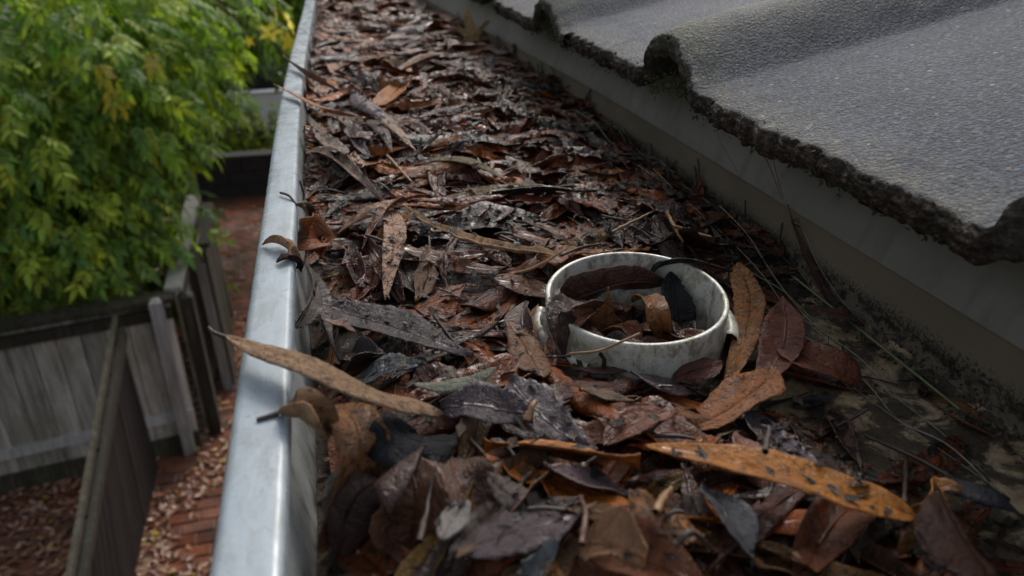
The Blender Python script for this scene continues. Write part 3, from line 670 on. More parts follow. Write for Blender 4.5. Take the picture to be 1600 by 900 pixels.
# ------------------------------------------------------------------ outlet pipe
PC = np.array([.1395, .3035]); PR = .0455; PZ = CAMZ - .170
def ring_prof(name, prof, seg, mat, parent, irregular=0.0, a0=0, a1=360, seed=0, amp=0.0):
    prof = np.array(prof); full = (a1 - a0) >= 360; m = seg if full else seg + 1
    th = np.radians(np.linspace(a0, a1, seg + 1))[:m]; V = []
    for t in th:
        k = 1 + irregular * (vnoise(np.array(t * 3), np.array(.5), seed) - .5)
        zc = amp * (fbm(np.array(t * 6), np.array(.3), seed + 2, 3) - .5)
        for (r_, z_) in prof: V.append((r_ * k * math.cos(t), r_ * k * math.sin(t), z_ + (zc if z_ > prof[:, 1].max() - .004 else 0)))
    n = len(prof); Q = []
    for i in range(seg):
        a = i; b = (i + 1) % m
        for j in range(n - 1): Q.append((a * n + j, b * n + j, b * n + j + 1, a * n + j + 1))
    return mesh_np(name, np.array(V), np.array(Q), mat, parent, True)
pipe = empty('outlet_pipe', (PC[0], PC[1], PZ)); pipe.rotation_euler = (R_(3.5), R_(-1.0), 0); tag(pipe, 'short round off-white plastic outlet pipe standing among the leaves, mouldy inside', 'pipe')
ro, ri = PR, PR - .0026
ring_prof('barrel', [(ro, -.05), (ro, -.004), (ro, -.0008), (ro - .0004, -.0002), (ro - .0008, 0), (ri + .0006, 0), (ri + .0002, -.0003), (ri, -.001), (ri, -.03), (ri - .001, -.06), (ri - .004, -.12)], 128, M['pvc'], pipe, .004, seed=4)
ring_prof('collar', [(PR + .0005, -.030), (PR + .0008, -.014), (PR + .0035, -.0135), (PR + .005, -.015), (PR + .0075, -.022), (PR + .010, -.038)], 60, M['pvc'], pipe, .03, 155, 222, seed=6, amp=.006)
ring_prof('collar', [(PR + .0005, -.030), (PR + .0008, -.012), (PR + .0035, -.0115), (PR + .006, -.013), (PR + .009, -.022), (PR + .012, -.038)], 60, M['pvc'], pipe, .03, -35, 40, seed=9, amp=.006)
clump('burr', (-(PR + .0022) * math.cos(R_(4)), -PR * math.sin(R_(4)) * .2, -.0075), .0042, 5, M['pvc'], pipe, (.6, .8, 1.5), .5, 3)

# ------------------------------------------------------------------ leaf litter by dropping leaves on a height map
RES = .0012; X0, X1, Y0, Y1 = -.030, .280, .02, 2.15
NX, NY = int((X1 - X0) / RES), int((Y1 - Y0) / RES)
gx = X0 + (np.arange(NX) + .5) * RES; gy = Y0 + (np.arange(NY) + .5) * RES
GX, GY = np.meshgrid(gx, gy, indexing='ij')
def base_top(x, y):                      # depth below camera of the heap under the top leaves
    x = np.asarray(x, float); y = np.asarray(y, float)
    lft = .0225 + .010 * sm((y - .35) / .6)                       # thickness on the left
    rgt = -.004 + .017 * sm((y - .27) / .13) + .015 * sm((y - .55) / .5)
    t = sm((x - .10) / .13)
    th = lft * (1 - t) + rgt * t - (.0045 + .0035 * sm((y - .5) / .3)) * (1 - t) + .001 * t
    th -= .015 * sm((.44 - y) / .20) * sm((.012 - x) / .032)          # sinks near the viewer on the left
    th -= .000 * np.exp(-((x - PC[0]) ** 2 + (y - PC[1] + .01) ** 2) / .0038)
    th += (fbm(x * 28 + 5, y * 28, 2, 3) - .5) * .012
    return CAMZ - .2065 + th
H = np.maximum(base_top(GX, GY), CAMZ - .2075 + .004 * sm((.10 - GX) / .04))
# humus sheet
step = 3; hx = gx[::step]; hy = gy[::step]
Hh = H[::step, ::step] - .0012 + (fbm(GX[::step, ::step] * 180, GY[::step, ::step] * 180, 8, 3) - .5) * .0035
Vm = np.stack([warp(GX[::step, ::step], GY[::step, ::step]), GY[::step, ::step], Hh], -1).reshape(-1, 3)
inp = (GX[::step, ::step] - PC[0]) ** 2 + (GY[::step, ::step] - PC[1]) ** 2 < (PR + .002) ** 2
Qm = grid_faces(len(hx), len(hy)); keep = ~inp.reshape(-1)[Qm].any(1)
tag(mesh_np('leaf_mould', Vm, Qm[keep], M['muck'], None, True), kind='stuff')

PAL = {  # name -> linear colour, spots, dryness, weight
 'dark purple brown': ((.036, .013, .010), .1, .10, 9), 'blackish brown': ((.015, .0075, .0055), .1, .05, 6), 'chocolate brown': ((.055, .018, .006), .3, .15, 8),
 'reddish brown': ((.080, .025, .006), .35, .10, 7), 'orange brown': ((.17, .056, .009), .5, .2, 6), 'pinkish brown': ((.10, .050, .032), .3, .35, 3.5),
 'tan': ((.22, .14, .085), .4, .70, 1.6), 'grey brown': ((.055, .034, .023), .3, .45, 5), 'slate black': ((.018, .019, .022), .0, .05, 2.2), 'olive brown': ((.075, .055, .026), .5, .35, 2)}
PN = list(PAL); PWt = np.array([PAL[k][3] for k in PN], float); PWt /= PWt.sum()
def leaf_local(L, W, nu, nv, r, style):
    u = np.linspace(0, 1, nu); v = np.linspace(-1, 1, nv); U, Vv = np.meshgrid(u, v, indexing='ij')
    pk = style.get('peak', r.uniform(.36, .5)); e = math.log(.5) / math.log(pk)
    wp = np.sin(math.pi * np.clip(U, 0.001, .999) ** e) ** style.get('pow', r.uniform(.75, 1.15))
    wp = np.clip(wp, .02, 1)
    if style.get('cut'): wp = np.where(U > style['cut'], np.maximum(wp, .5), wp)
    asym = 1 + .12 * np.sin(U * r.uniform(5, 12) + r.uniform(0, 6)) * np.sign(Vv)
    ser = 1 + style.get('ser', .035) * np.sin(U * r.uniform(50, 80)) * (abs(Vv) > .99)
    nib = 1 - style.get('rag', .12) * np.clip(fbm(U * 9 + r.uniform(0, 50), Vv * .4 + r.uniform(0, 50), int(r.integers(99)), 3) - .5, 0, 1) * 4 * (abs(Vv) > .6)
    T = Vv * W / 2 * wp * asym * ser * nib; S = U * L
    bendy = style.get('side', r.normal() * .06); T2 = T + bendy * L * (U - .5) ** 2 * 4 - bendy * L * .0
    cup = style.get('cup', r.normal() * .18); arch = style.get('arch', r.normal() * .025); tw = style.get('twist', r.normal() * .22)
    Z = cup * W * (Vv * wp) ** 2 + arch * L * (4 * U * (1 - U)) + tw * (U - .5) * T
    wr = style.get('wr', .085)
    for k in range(3):
        Z = Z + wr * W * r.uniform(.15, .5) * np.sin(U * r.uniform(4, 16) + r.uniform(0, 6) + Vv * r.uniform(-2, 2)) * (.3 + abs(Vv) ** 1.3)
    Z = Z + (-.035 * W) * (1 - np.clip(abs(Vv) * 4, 0, 1)) * 1.0
    curl = style.get('curl', 0); Z = Z + curl * L * np.clip(U - .6, 0, 1) ** 2 * 3
    return S, T, T2, Z, U, Vv
def attrs_for(S, T, name_or_col, r, spots=None, dry=None, ofs=None):
    if isinstance(name_or_col, str): c, sp, dr, _ = PAL[name_or_col]
    else: c, sp, dr = name_or_col, .3, .3
    if spots is not None: sp = spots
    if dry is not None: dr = dry
    c = np.array(c) * r.uniform(.72, 1.3) * (1 + r.normal(size=3) * .05) * np.array([1.34, .98, .54]) if isinstance(name_or_col, str) else np.array(c) * 1.5
    n = S.size; rnd = r.uniform(0, 400)
    lc = np.tile(np.append(c, 1), (n, 1)); lp = np.stack([S.ravel() * 1000, T.ravel() * 1000, np.full(n, rnd)], 1)
    lq = np.tile(np.array([100.0, sp * r.uniform(.3, 1.5), dr * r.uniform(.6, 1.3)]), (n, 1)); return lc, lp, lq
def sampleH(x, y):
    i = np.clip(((x - X0) / RES).astype(int), 0, NX - 1); j = np.clip(((y - Y0) / RES).astype(int), 0, NY - 1); return H[i, j]
def stamp(x, y, z, k=5):
    # up-sample the vertex grid bilinearly and raise the height map
    n, m = x.shape; a = np.linspace(0, n - 1, (n - 1) * k + 1); b = np.linspace(0, m - 1, (m - 1) * k + 1)
    ai = np.minimum(a.astype(int), n - 2); bi = np.minimum(b.astype(int), m - 2); fa = (a - ai)[:, None]; fb = (b - bi)[None]
    def up(q): return q[ai][:, bi] * (1 - fa) * (1 - fb) + q[ai + 1][:, bi] * fa * (1 - fb) + q[ai][:, bi + 1] * (1 - fa) * fb + q[ai + 1][:, bi + 1] * fa * fb
    X, Y, Z = up(x), up(y), up(z)
    i = ((X - X0) / RES).astype(int).ravel(); j = ((Y - Y0) / RES).astype(int).ravel(); ok = (i >= 0) & (i < NX) & (j >= 0) & (j < NY)
    np.maximum.at(H, (i[ok], j[ok]), Z.ravel()[ok])
def lay(cxy, ang, loc, flex=.35, lift=.0, pct=85, dz=0.0):
    S, T, T2, Z, U, Vv = loc; L = S.max(); ca, sa = math.cos(ang), math.sin(ang); s = S - L / 2
    x = cxy[0] + ca * s - sa * T2; y = cxy[1] + sa * s + ca * T2
    ov = np.clip(XL + .0005 - x, 0, None); x = np.where(ov > 0, XL + .0005 + ov * .12, x)
    ov2 = np.clip(x - (XR - .003), 0, None); x = np.where(ov2 > 0, XR - .003, x)
    h = sampleH(x, y); A = np.stack([np.ones(U.size), U.ravel(), U.ravel() ** 2, Vv.ravel()], 1)
    co, *_ = np.linalg.lstsq(A, h.ravel(), rcond=None); f = (A @ co).reshape(U.shape)
    z = f * (1 - flex) + h * flex + Z + ov * .85 + ov2 * .7
    z += np.percentile(h - z, pct) + .0004 + lift
    z += dz
    return x, y, z
records = []
def random_leaf(xr, yr, sz, r, near, top):
    for _ in range(12):
        cx_, cy_ = r.uniform(*xr), r.uniform(*yr); L = r.uniform(*sz); kind = r.random()
        if kind < .74: W = L * r.uniform(.13, .22)
        elif kind < .88: W = L * r.uniform(.30, .40); L *= .75
        else: W = L * r.uniform(.10, .16); L *= 1.15
        ang = r.normal() * .75 + (0 if r.random() < .6 else r.uniform(0, 3.14)); 
        if r.random() < .5: ang += math.pi
        ex, ey = math.cos(ang) * L / 2, math.sin(ang) * L / 2
        if cx_ - abs(ex) < XL - (.014 if cy_ > .42 else -.004) or cx_ + abs(ex) > XR + .008: continue
        bad = False
        for t in (-1, -.5, 0, .5, 1):
            d = math.hypot(cx_ + ex * t - PC[0], cy_ + ey * t - PC[1])
            if d < PR + .003 + W * .5 * (1 - abs(t) * .8): bad = True; break
        if bad: continue
        # thin out over the bare silt at the lower right
        if cy_ < .37 and cx_ > .175 + .25 * max(0, cy_ - .25) and r.random() < .75: continue
        return cx_, cy_, L, W, ang, kind
    return None
def do_layer(n, yr, sz, nu, nv, seed, top, flex=.4, pct=80):
    r = np.random.default_rng(seed)
    for _ in range(n):
        q = random_leaf((XL, XR), yr, sz, r, True, top)
        if q is None: continue
        cx_, cy_, L, W, ang, kind = q
        style = {}
        if top and r.random() < .14: style = {'cup': r.uniform(.3, .6) * r.choice([-1, 1]), 'curl': r.uniform(0, .12)}
        loc = leaf_local(L, W, nu, nv, r, style); x, y, z = lay((cx_, cy_), ang, loc, flex, 0, pct if not top else 93)
        lim = base_top(np.array(cx_), np.array(cy_)) + (.010 if cx_ < .17 else .008)
        #
        stamp(x, y, z, 4 if nu < 12 else 3)
        name = PN[r.choice(len(PN), p=PWt)]
        if cx_ > .17 and cy_ < .6 and r.random() < .6: name = ['blackish brown', 'reddish brown', 'chocolate brown'][r.integers(3)]
        if cy_ > .75 and r.random() < .35: name = ['pinkish brown', 'reddish brown', 'grey brown', 'chocolate brown'][r.integers(4)]
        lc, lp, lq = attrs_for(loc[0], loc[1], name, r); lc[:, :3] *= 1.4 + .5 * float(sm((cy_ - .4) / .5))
        xw = warp(x, y)
        V = np.stack([xw, y, z], -1).reshape(-1, 3)
        # a short stalk
        st = None
        if r.random() < .5:
            b0 = V[nv // 2]; dr = V[nv // 2] - V[nv + nv // 2]; dr /= np.linalg.norm(dr) + 1e-9; ln = r.uniform(.006, .016)
            st = bez([b0 - dr * .002, b0 + dr * ln * .5 + [0, 0, .001], b0 + dr * ln + [0, 0, r.uniform(-.002, .003)]], 5)
        records.append(dict(V=V, nu=nu, nv=nv, lc=lc, lp=lp, lq=lq, name=name, c=(cx_, cy_), L=L, W=W, ang=ang, kind=kind, order=len(records), st=st, top=top, style=style))
do_layer(900, (.08, 1.2), (.035, .075), 10, 5, 100, False)
do_layer(420, (1.1, 2.1), (.040, .075), 8, 4, 101, False)
do_layer(900, (.08, 1.2), (.030, .080), 12, 5, 102, False)
do_layer(420, (1.1, 2.1), (.040, .080), 8, 4, 103, False)
do_layer(520, (.80, 2.0), (.060, .115), 12, 5, 104, True, .3)
do_layer(430, (.10, .85), (.045, .100), 22, 9, 105, True, .35)

# ---- the leaves that can be singled out
heroes = []                              # (px, py, short phrase)
LEAFG = None
def leaf_obj(name, V, nu, nv, lc, lp, lq, label, st=None, stmat='twig', cat='leaf', solid=True, group=None):
    base = V[nv // 2].copy()
    o = mesh_np(name, V - base, grid_faces(nu, nv), M['leaf'], None, True, {'lc': ('FLOAT_COLOR', lc), 'lp': ('FLOAT_VECTOR', lp), 'lq': ('FLOAT_VECTOR', lq)})
    o.location = base
    if solid: m = o.modifiers.new('thickness', 'SOLIDIFY'); m.thickness = .0005; m.offset = 0
    tag(o, label, cat, group)
    if st is not None:
        tv, tq = tube_np(np.asarray(st) - base, np.linspace(.0009, .0007, len(st)) if len(st) > 2 else .0008, 6)
        mesh_np('stalk', tv, tq, M[stmat], o, True)
    return o
def ground_pt(px, py, z0=.19):
    z = CAMZ - z0
    for _ in range(5):
        p = P(px, py, z); z = min(float(sampleH(np.array([p[0]]), np.array([p[1]]))[0]), float(base_top(p[0], p[1])) + .030)
    return P(px, py, z)
def hlay(p0, p1, W, color, label, spots=None, dry=None, flex=.12, lift=.0006, pct=90, stalk=None, hseed=0, short=None, stmat='twig', stamp_it=True, **style):
    r = np.random.default_rng(hash((p0, p1)) % 99999 + hseed); a = ground_pt(*p0); b = ground_pt(*p1); d = b[:2] - a[:2]; L = np.linalg.norm(d); ang = math.atan2(d[1], d[0])
    nu, nv = 30, 11; W = W * .80; rs = int(r.integers(1 << 30))
    for it in range(4):
        loc = leaf_local(L, W, nu, nv, np.random.default_rng(rs), dict({'wr': .035, 'rag': .07}, **style)); x, y, z = lay((a[:2] + b[:2]) / 2, ang, loc, flex, lift * .6, pct)
        lim = max(float(base_top((a[0] + b[0]) / 2, (a[1] + b[1]) / 2)) + .016, float(np.median(sampleH(x, y))) + .003) + lift * .35
        if z.mean() > lim: z -= z.mean() - lim
        a = P(*p0, float(z[0].mean())); b = P(*p1, float(z[-1].mean()))
        d = b[:2] - a[:2]; L = np.linalg.norm(d); ang = math.atan2(d[1], d[0])
    if stamp_it: stamp(x, y, z, 3)
    V = np.stack([x, y, z], -1).reshape(-1, 3); lc, lp, lq = attrs_for(loc[0], loc[1], color, r, spots, dry)
    st = None
    if stalk:
        b0 = V[nv // 2]; q = ground_pt(*stalk) + [0, 0, .002]; st = bez([b0, (b0 + q) / 2 + [0, 0, .0015], q], 8)
    heroes.append(((p0[0] + p1[0]) / 2, (p0[1] + p1[1]) / 2, short or label))
    return leaf_obj('fallen_leaf', V, nu, nv, lc, lp, lq, label, st, stmat)
def hpose(pts, W, color, label, roll=0.0, roll1=None, spots=None, dry=None, stalk=None, short=None, stmat='twig', hseed=0, **style):
    """leaf along a 3-D path given as (px, py, depth below camera); roll turns the blade about its length (degrees)"""
    r = np.random.default_rng(hash(tuple(pts[0] + pts[-1])) % 99999 + hseed); C = [PH(*p) for p in pts]; nu, nv = 34, 11
    path = bez(C, nu); seg = np.linalg.norm(np.diff(path, axis=0), axis=1); L = seg.sum()
    S, T, T2, Z, U, Vv = leaf_local(L, W, nu, nv, r, dict({'arch': 0, 'curl': 0, 'wr': .08, 'twist': 0}, **style))
    Tn = np.gradient(path, axis=0); Tn /= np.linalg.norm(Tn, axis=1)[:, None]; up = np.array([0, 0, 1.0])
    w_ = np.clip((abs(Tn[:, 2:3]) - .5) / .35, 0, 1); ref = up[None] * (1 - w_) + np.array([[0, -1.0, 0]]) * w_
    A = np.cross(ref, Tn); A /= np.linalg.norm(A, axis=1)[:, None] + 1e-9; N = np.cross(Tn, A)
    rl = np.radians(np.linspace(roll, roll if roll1 is None else roll1, nu))[:, None]
    Sd = A * np.cos(rl) + N * np.sin(rl); Nd = -A * np.sin(rl) + N * np.cos(rl)
    V = path[:, None] + Sd[:, None] * T2[..., None] + Nd[:, None] * Z[..., None]
    V = V.reshape(-1, 3); lc, lp, lq = attrs_for(S, T, color, r, spots, dry)
    st = None
    if stalk: st = bez([V[nv // 2] + (path[1] - path[0]) * .5] + [PH(*p) for p in stalk], 10)
    heroes.append(((pts[0][0] + pts[-1][0]) / 2, (pts[0][1] + pts[-1][1]) / 2, short or label))
    return leaf_obj('fallen_leaf', V, nu, nv, lc, lp, lq, label, st, stmat)
TAN = (.33, .215, .13); ORA = (.20, .075, .016); RED = (.085, .022, .011); PUR = (.045, .030, .034); CHO = (.05, .026, .016); BLK = (.010, .010, .012)
# far and middle
hpose([(590, 170, .171), (620, 140, .164), (652, 108, .161)], .021, (.30, .10, .012), 'bright orange spotted leaf standing out among brown leaves left of the gutter middle', roll=8, spots=.7, dry=.4, cup=.15, short='bright orange spotted leaf')
hlay((537, 135), (606, 200), .024, (.115, .085, .092), 'broad grey purple leaf lying flat just left of the orange spotted leaf', .1, .35, lift=.004, short='grey purple leaf')
hlay((540, 205), (572, 232), .017, (.12, .09, .095), 'small rounded grey purple leaf under the broad grey purple one', .1, .4, lift=.003)
hlay((700, 84), (600, 126), .018, (.20, .13, .085), 'long folded tan leaf above the orange spotted leaf', .2, .5, lift=.007, cup=.5, short='long folded tan leaf')
hlay((640, 262), (792, 284), .026, (.16, .13, .085), 'large mottled olive tan leaf lying across the middle of the gutter', .5, .8, lift=.004, pow=.7, short='large mottled olive tan leaf')
hlay((795, 256), (848, 282), .026, (.13, .06, .014), 'amber leaf with black blotches right of the large mottled leaf', 1.3, .2, lift=.003, pow=.6)
hlay((770, 302), (935, 297), .016, (.022, .014, .013), 'long thin dark leaf below the mottled olive tan leaf', 0, .1, lift=.004)
hlay((617, 466), (617, 320), .0165, (.40, .27, .20), 'pale pinkish tan leaf lying lengthwise with one straight midrib', .55, .8, lift=.008, cup=.12, peak=.5, pow=.75, short='pale pinkish tan leaf')
hlay((868, 385), (622, 326), .0085, (.36, .24, .14), 'long narrow pale strap leaf with a dark stalk reaching towards the pipe', .2, .8, lift=.010, pow=.68, cup=.5, stalk=(938, 386), short='long narrow strap leaf')
hlay((525, 355), (640, 318), .017, (.24, .125, .07), 'pinkish orange leaf behind the tip of the pale pinkish tan leaf', .2, .4, lift=.007)
hlay((550, 340), (655, 290), .010, (.13, .05, .02), 'orange brown folded sliver above the pinkish orange leaf', .2, .2, lift=.009, cup=.5)
hlay((900, 385), (800, 330), .014, (.12, .06, .032), 'brown veined leaf ending behind the pipe at the strap leaf', .3, .3, lift=.004)
hlay((865, 400), (770, 415), .020, (.08, .032, .014), 'reddish brown leaf just left of the pipe behind the pale stick', .2, .1, lift=.003)
hlay((505, 470), (748, 562), .027, (.034, .023, .024), 'very large dark purple brown leaf left of the pipe', .15, .08, lift=.009, cup=.10, pow=1.0, short='very large dark purple leaf')
hlay((470, 235), (600, 310), .013, (.17, .115, .085), 'long pinkish leaf leaning on the inner gutter wall above the pale tan leaf', .2, .4, lift=.007, cup=.3)
hlay((790, 150), (845, 185), .022, (.12, .075, .06), 'pinkish brown leaf on the dark heap beyond the mottled leaf', .2, .4, lift=.003)
hlay((925, 262), (868, 276), .013, (.20, .085, .03), 'torn orange leaf by the black heap above the pipe', .7, .3, lift=.006)
hlay((620, 212), (560, 165), .014, (.10, .07, .06), 'grey brown leaf with pale veins below the orange spotted leaf', .1, .4, lift=.005)
hlay((545, 250), (480, 180), .018, (.22, .17, .13), 'pale crumpled leaf against the inner gutter wall', .6, .8, lift=.004, rag=.4)
hlay((655, 180), (735, 155), .017, (.13, .09, .08), 'pinkish grey leaf right of the orange spotted leaf', .1, .4, lift=.005)
hlay((590, 205), (650, 240), .013, (.22, .14, .09), 'tan pointed leaf below and right of the grey purple leaf', .2, .5, lift=.005)
hlay((690, 20), (630, 45), .016, (.17, .12, .10), 'pale pinkish leaf near the top edge of the heap', .2, .5, lift=.006)
hlay((700, 40), (610, 70), .020, (.15, .10, .085), 'broad pinkish grey leaf near the far end of the heap', .2, .5, lift=.006)
# leaves over the lip
hpose([(345, 530, .142), (430, 552, .139), (520, 585, .141), (610, 622, .150), (692, 655, .163)], .0138, (.24, .155, .095), 'long tan brown leaf lying over the gutter lip with its tip in mid air', roll=-5, roll1=-18, spots=.8, dry=.9, cup=-.1, pow=.6, stalk=[(335, 520, .141), (326, 512, .140)], short='long tan leaf over the lip')
hpose([(430, 648, .1475), (465, 650, .148), (505, 665, .158), (548, 692, .166)], .012, (.22, .13, .07), 'small curled brown leaf hooked over the gutter lip below the long tan leaf', roll=-10, roll1=-55, spots=.8, dry=.8, cup=.6, stalk=[(415, 652, .1485), (401, 656, .1485)], short='small curled leaf hooked over the lip')
hpose([(407, 382, .1475), (430, 378, .146), (452, 390, .148), (468, 412, .156)], .008, (.30, .18, .11), 'brittle curled light brown leaf resting on the middle of the gutter lip', roll=-20, roll1=-45, spots=.6, dry=.9, cup=.5, rag=.4, short='brittle curled leaf on the lip')
hpose([(432, 410, .1480), (450, 404, .1478), (466, 412, .154), (470, 425, .160)], .006, (.11, .07, .055), 'scrap of greyish brown leaf just under the brittle curled one on the lip', roll=-10, spots=.8, dry=.9, cup=.4, rag=.5)
hpose([(462, 318, .150), (478, 330, .155), (495, 352, .168)], .0065, (.07, .04, .022), 'dark rolled leaf with a long stalk arching over the lip', roll=-40, spots=.3, dry=.3, cup=.7, stalk=[(452, 306, .1475), (438, 301, .1475)])
hpose([(447, 138, .147), (480, 155, .146), (515, 172, .152), (556, 190, .168)], .0095, (.38, .20, .11), 'light orange brown pointed leaf sticking out over the far part of the lip', roll=-25, spots=.3, dry=.7, cup=-.2, pow=.7, short='pointed leaf over the far lip')
hpose([(453, 96, .146), (475, 115, .148), (500, 130, .155), (535, 150, .17)], .010, (.14, .06, .035), 'reddish brown leaf poking over the lip behind the light orange brown one', roll=-45, spots=.3, dry=.5, cup=.5)
hpose([(462, 360, .166), (480, 370, .163), (500, 372, .168), (505, 400, .176)], .020, (.19, .06, .018), 'rust orange curled leaf end against the inner wall under the lip', roll=50, spots=.4, dry=.2, cup=.4)
hpose([(478, 405, .165), (488, 440, .168), (500, 500, .178), (530, 560, .185)], .016, (.03, .018, .015), 'dark wet leaf pressed along the inner wall left of the pale tan leaf', roll=-60, spots=.1, dry=.1, cup=.3)
hpose([(466, 520, .170), (485, 470, .165), (500, 440, .170)], .010, (.035, .022, .016), 'thin blackish leaf standing on edge at the inner wall', roll=70, spots=.1, dry=.1, cup=.4)
hpose([(508, 498, .178), (530, 508, .174), (560, 520, .181)], .011, (.20, .125, .10), 'small pinkish leaf tip showing left of the very large dark leaf', roll=-20, spots=.3, dry=.5)
# cluster left centre
hlay((528, 590), (600, 520), .017, (.022, .014, .014), 'shiny black brown leaf folded along its middle above the long tan leaf', 0, .05, lift=.008, cup=.6)
hlay((558, 592), (662, 566), .021, (.024, .028, .034), 'slate blue black wet leaf behind the long tan leaf', 0, .10, lift=.007, cup=.15, short='slate blue black leaf')
hlay((778, 582), (640, 604), .015, (.13, .135, .105), 'grey green leaf with a pale brown midrib beside the slate black leaf', .2, .5, lift=.007, short='grey green leaf')
hpose([(552, 622, .166), (564, 660, .160), (562, 720, .166), (535, 800, .184), (520, 860, .196)], .019, (.165, .068, .022), 'orange brown leaf arching down like a ribbon under the long tan leaf', roll=12, roll1=-35, spots=.6, dry=.25, cup=.18, pow=.68, short='arching orange brown ribbon leaf')
hpose([(575, 640, .165), (610, 655, .158), (660, 690, .163), (740, 700, .178)], .024, (.013, .013, .015), 'black fuzzy leaf with a ragged edge under the long tan leaf', roll=-25, roll1=-10, spots=0, dry=.7, cup=-.35, rag=.35, short='black fuzzy leaf')
hpose([(515, 880, .197), (545, 790, .176), (600, 735, .165), (665, 700, .168)], .028, (.050, .026, .020), 'large dark brown leaf arching up in the lower left of the heap', roll=-20, roll1=-45, spots=.2, dry=.1, cup=-.35, short='large arching dark leaf')
hpose([(690, 710, .17), (720, 760, .171), (770, 830, .182), (790, 900, .19)], .022, (.06, .028, .017), 'dark brown leaf trailing down from the black fuzzy leaf', roll=-15, spots=.3, dry=.15, cup=.3)
hpose([(630, 700, .163), (650, 770, .170), (640, 850, .185), (620, 900, .195)], .024, (.085, .034, .016), 'chestnut leaf hanging steeply beside the arching ribbon leaf', roll=20, spots=.3, dry=.15, cup=.3)
hlay((690, 848), (728, 782), .012, (.15, .135, .125), 'short pale grey leaf strip in the lower left of the heap', .1, .6, lift=.010, pow=.7)
hlay((700, 735), (660, 780), .016, (.10, .075, .075), 'small grey pink leaf above the pale grey strip', .1, .4, lift=.007)
# front of the pipe
hlay((790, 600), (920, 700), .024, (.060, .043, .048), 'wide purple grey leaf below and left of the pipe', .1, .15, lift=.007, cup=.12, short='wide purple grey leaf')
hlay((690, 605), (835, 690), .020, (.052, .036, .040), 'long purple grey leaf left of the wide purple grey leaf', .1, .2, lift=.006, cup=.15)
hlay((990, 592), (1098, 598), .021, (.048, .026, .028), 'glossy plum brown leaf in front of the pipe', .1, .04, lift=.005, cup=-.1, pow=.6, short='glossy plum brown leaf')
hlay((905, 605), (1002, 622), .015, (.085, .052, .030), 'olive brown leaf lying against the front of the pipe', .3, .2, lift=.003)
hlay((895, 580), (1010, 576), .008, (.05, .022, .018), 'narrow maroon leaf edge along the foot of the pipe', .1, .1, lift=.004)
hlay((850, 590), (795, 505), .022, (.12, .050, .018), 'amber brown leaf tucked at the left foot of the pipe', .7, .15, lift=.004)
hlay((945, 690), (1060, 640), .017, (.105, .032, .012), 'red brown leaf between the pipe and the long bright orange leaf', .2, .06, lift=.006)
hlay((850, 730), (1000, 775), .017, (.12, .085, .085), 'pinkish grey veined leaf under the long bright orange leaf', .1, .3, lift=.006)
hlay((760, 765), (905, 760), .018, (.085, .066, .058), 'grey brown ribbed leaf left of the pinkish grey veined leaf', .1, .35, lift=.006)
hlay((700, 820), (905, 790), .024, (.042, .028, .031), 'broad dark purple leaf with strong ribs at the bottom centre', .0, .12, lift=.006)
hlay((925, 833), (1100, 915), .021, (.13, .045, .018), 'chestnut leaf with a long midrib cut off by the bottom edge', .2, .15, lift=.014, cup=.3, short='chestnut leaf at the bottom edge')
hlay((815, 845), (845, 925), .024, (.095, .10, .10), 'grey fan shaped leaf with a pale midrib at the bottom edge', .0, .5, lift=.012, cup=.4)
hlay((1100, 760), (1175, 880), .019, (.036, .036, .042), 'blue grey black leaf hanging behind the rounded orange leaf', .0, .3, lift=.008, cup=.3)
hlay((905, 890), (1010, 868), .014, (.22, .11, .055), 'orange tan leaf end left of the chestnut leaf at the bottom edge', .2, .3, lift=.012)
# right of the pipe
hpose([(1163, 412, .181), (1172, 460, .180), (1166, 520, .186), (1150, 612, .193)], .016, (.24, .092, .018), 'orange leaf with rows of black spots standing right of the pipe', roll=12, spots=.95, dry=.10, cup=.1, pow=.6, short='orange leaf with black spots')
hpose([(1223, 464, .178), (1228, 510, .181), (1215, 560, .188), (1165, 640, .194)], .021, (.085, .022, .010), 'dark red wet leaf with a sharp tip right of the orange spotted one', roll=10, spots=.15, dry=.03, cup=.25, short='dark red wet leaf')
hpose([(1330, 610, .193), (1290, 575, .187), (1235, 545, .186), (1205, 520, .190)], .021, (.10, .027, .010), 'glossy red brown leaf pointing right away from the pipe', roll=-10, spots=.2, dry=.03, cup=.2)
hpose([(1225, 580, .187), (1180, 610, .185), (1110, 655, .188), (1040, 690, .193)], .022, (.22, .070, .012), 'vivid orange red leaf reaching down left from the dark red leaf', roll=5, spots=.5, dry=.06, cup=.1, short='vivid orange red leaf')
hpose([(1130, 570, .184), (1080, 580, .187), (1050, 600, .192)], .016, (.07, .022, .015), 'maroon leaf tip touching the right front foot of the pipe', roll=-15, spots=.1, dry=.05)
hlay((1162, 638), (1318, 762), .021, (.085, .064, .074), 'purple grey leaf with dark specks below the vivid orange red leaf', .5, .06, lift=.005, cup=.25, short='purple grey speckled leaf')
hlay((1070, 692), (1165, 728), .017, (.105, .030, .010), 'flat rust red leaf with a pale turned edge', .1, .1, lift=.005, pow=.7, cup=-.15)
hlay((1180, 745), (1150, 672), .015, (.17, .085, .062), 'small pinkish red leaf beside the flat rust red leaf', .2, .1, lift=.006)
hlay((1240, 635), (1310, 618), .009, (.04, .045, .052), 'small shiny steel grey leaf below the glossy red brown leaf', .0, .03, lift=.005)
hlay((1560, 690), (1425, 605), .017, (.13, .052, .022), 'brown leaf lying in the corner at the foot of the back wall', .4, .2, lift=.003, short='brown leaf at the foot of the back wall')
hlay((1290, 640), (1345, 735), .013, (.05, .020, .015), 'maroon strip of leaf hanging at the edge of the bare silt', .1, .05, lift=.003, cup=.5)
hlay((1390, 420), (1290, 395), .012, (.05, .02, .013), 'dark red leaf near the back wall above the string of fibres', .1, .05, lift=.002)
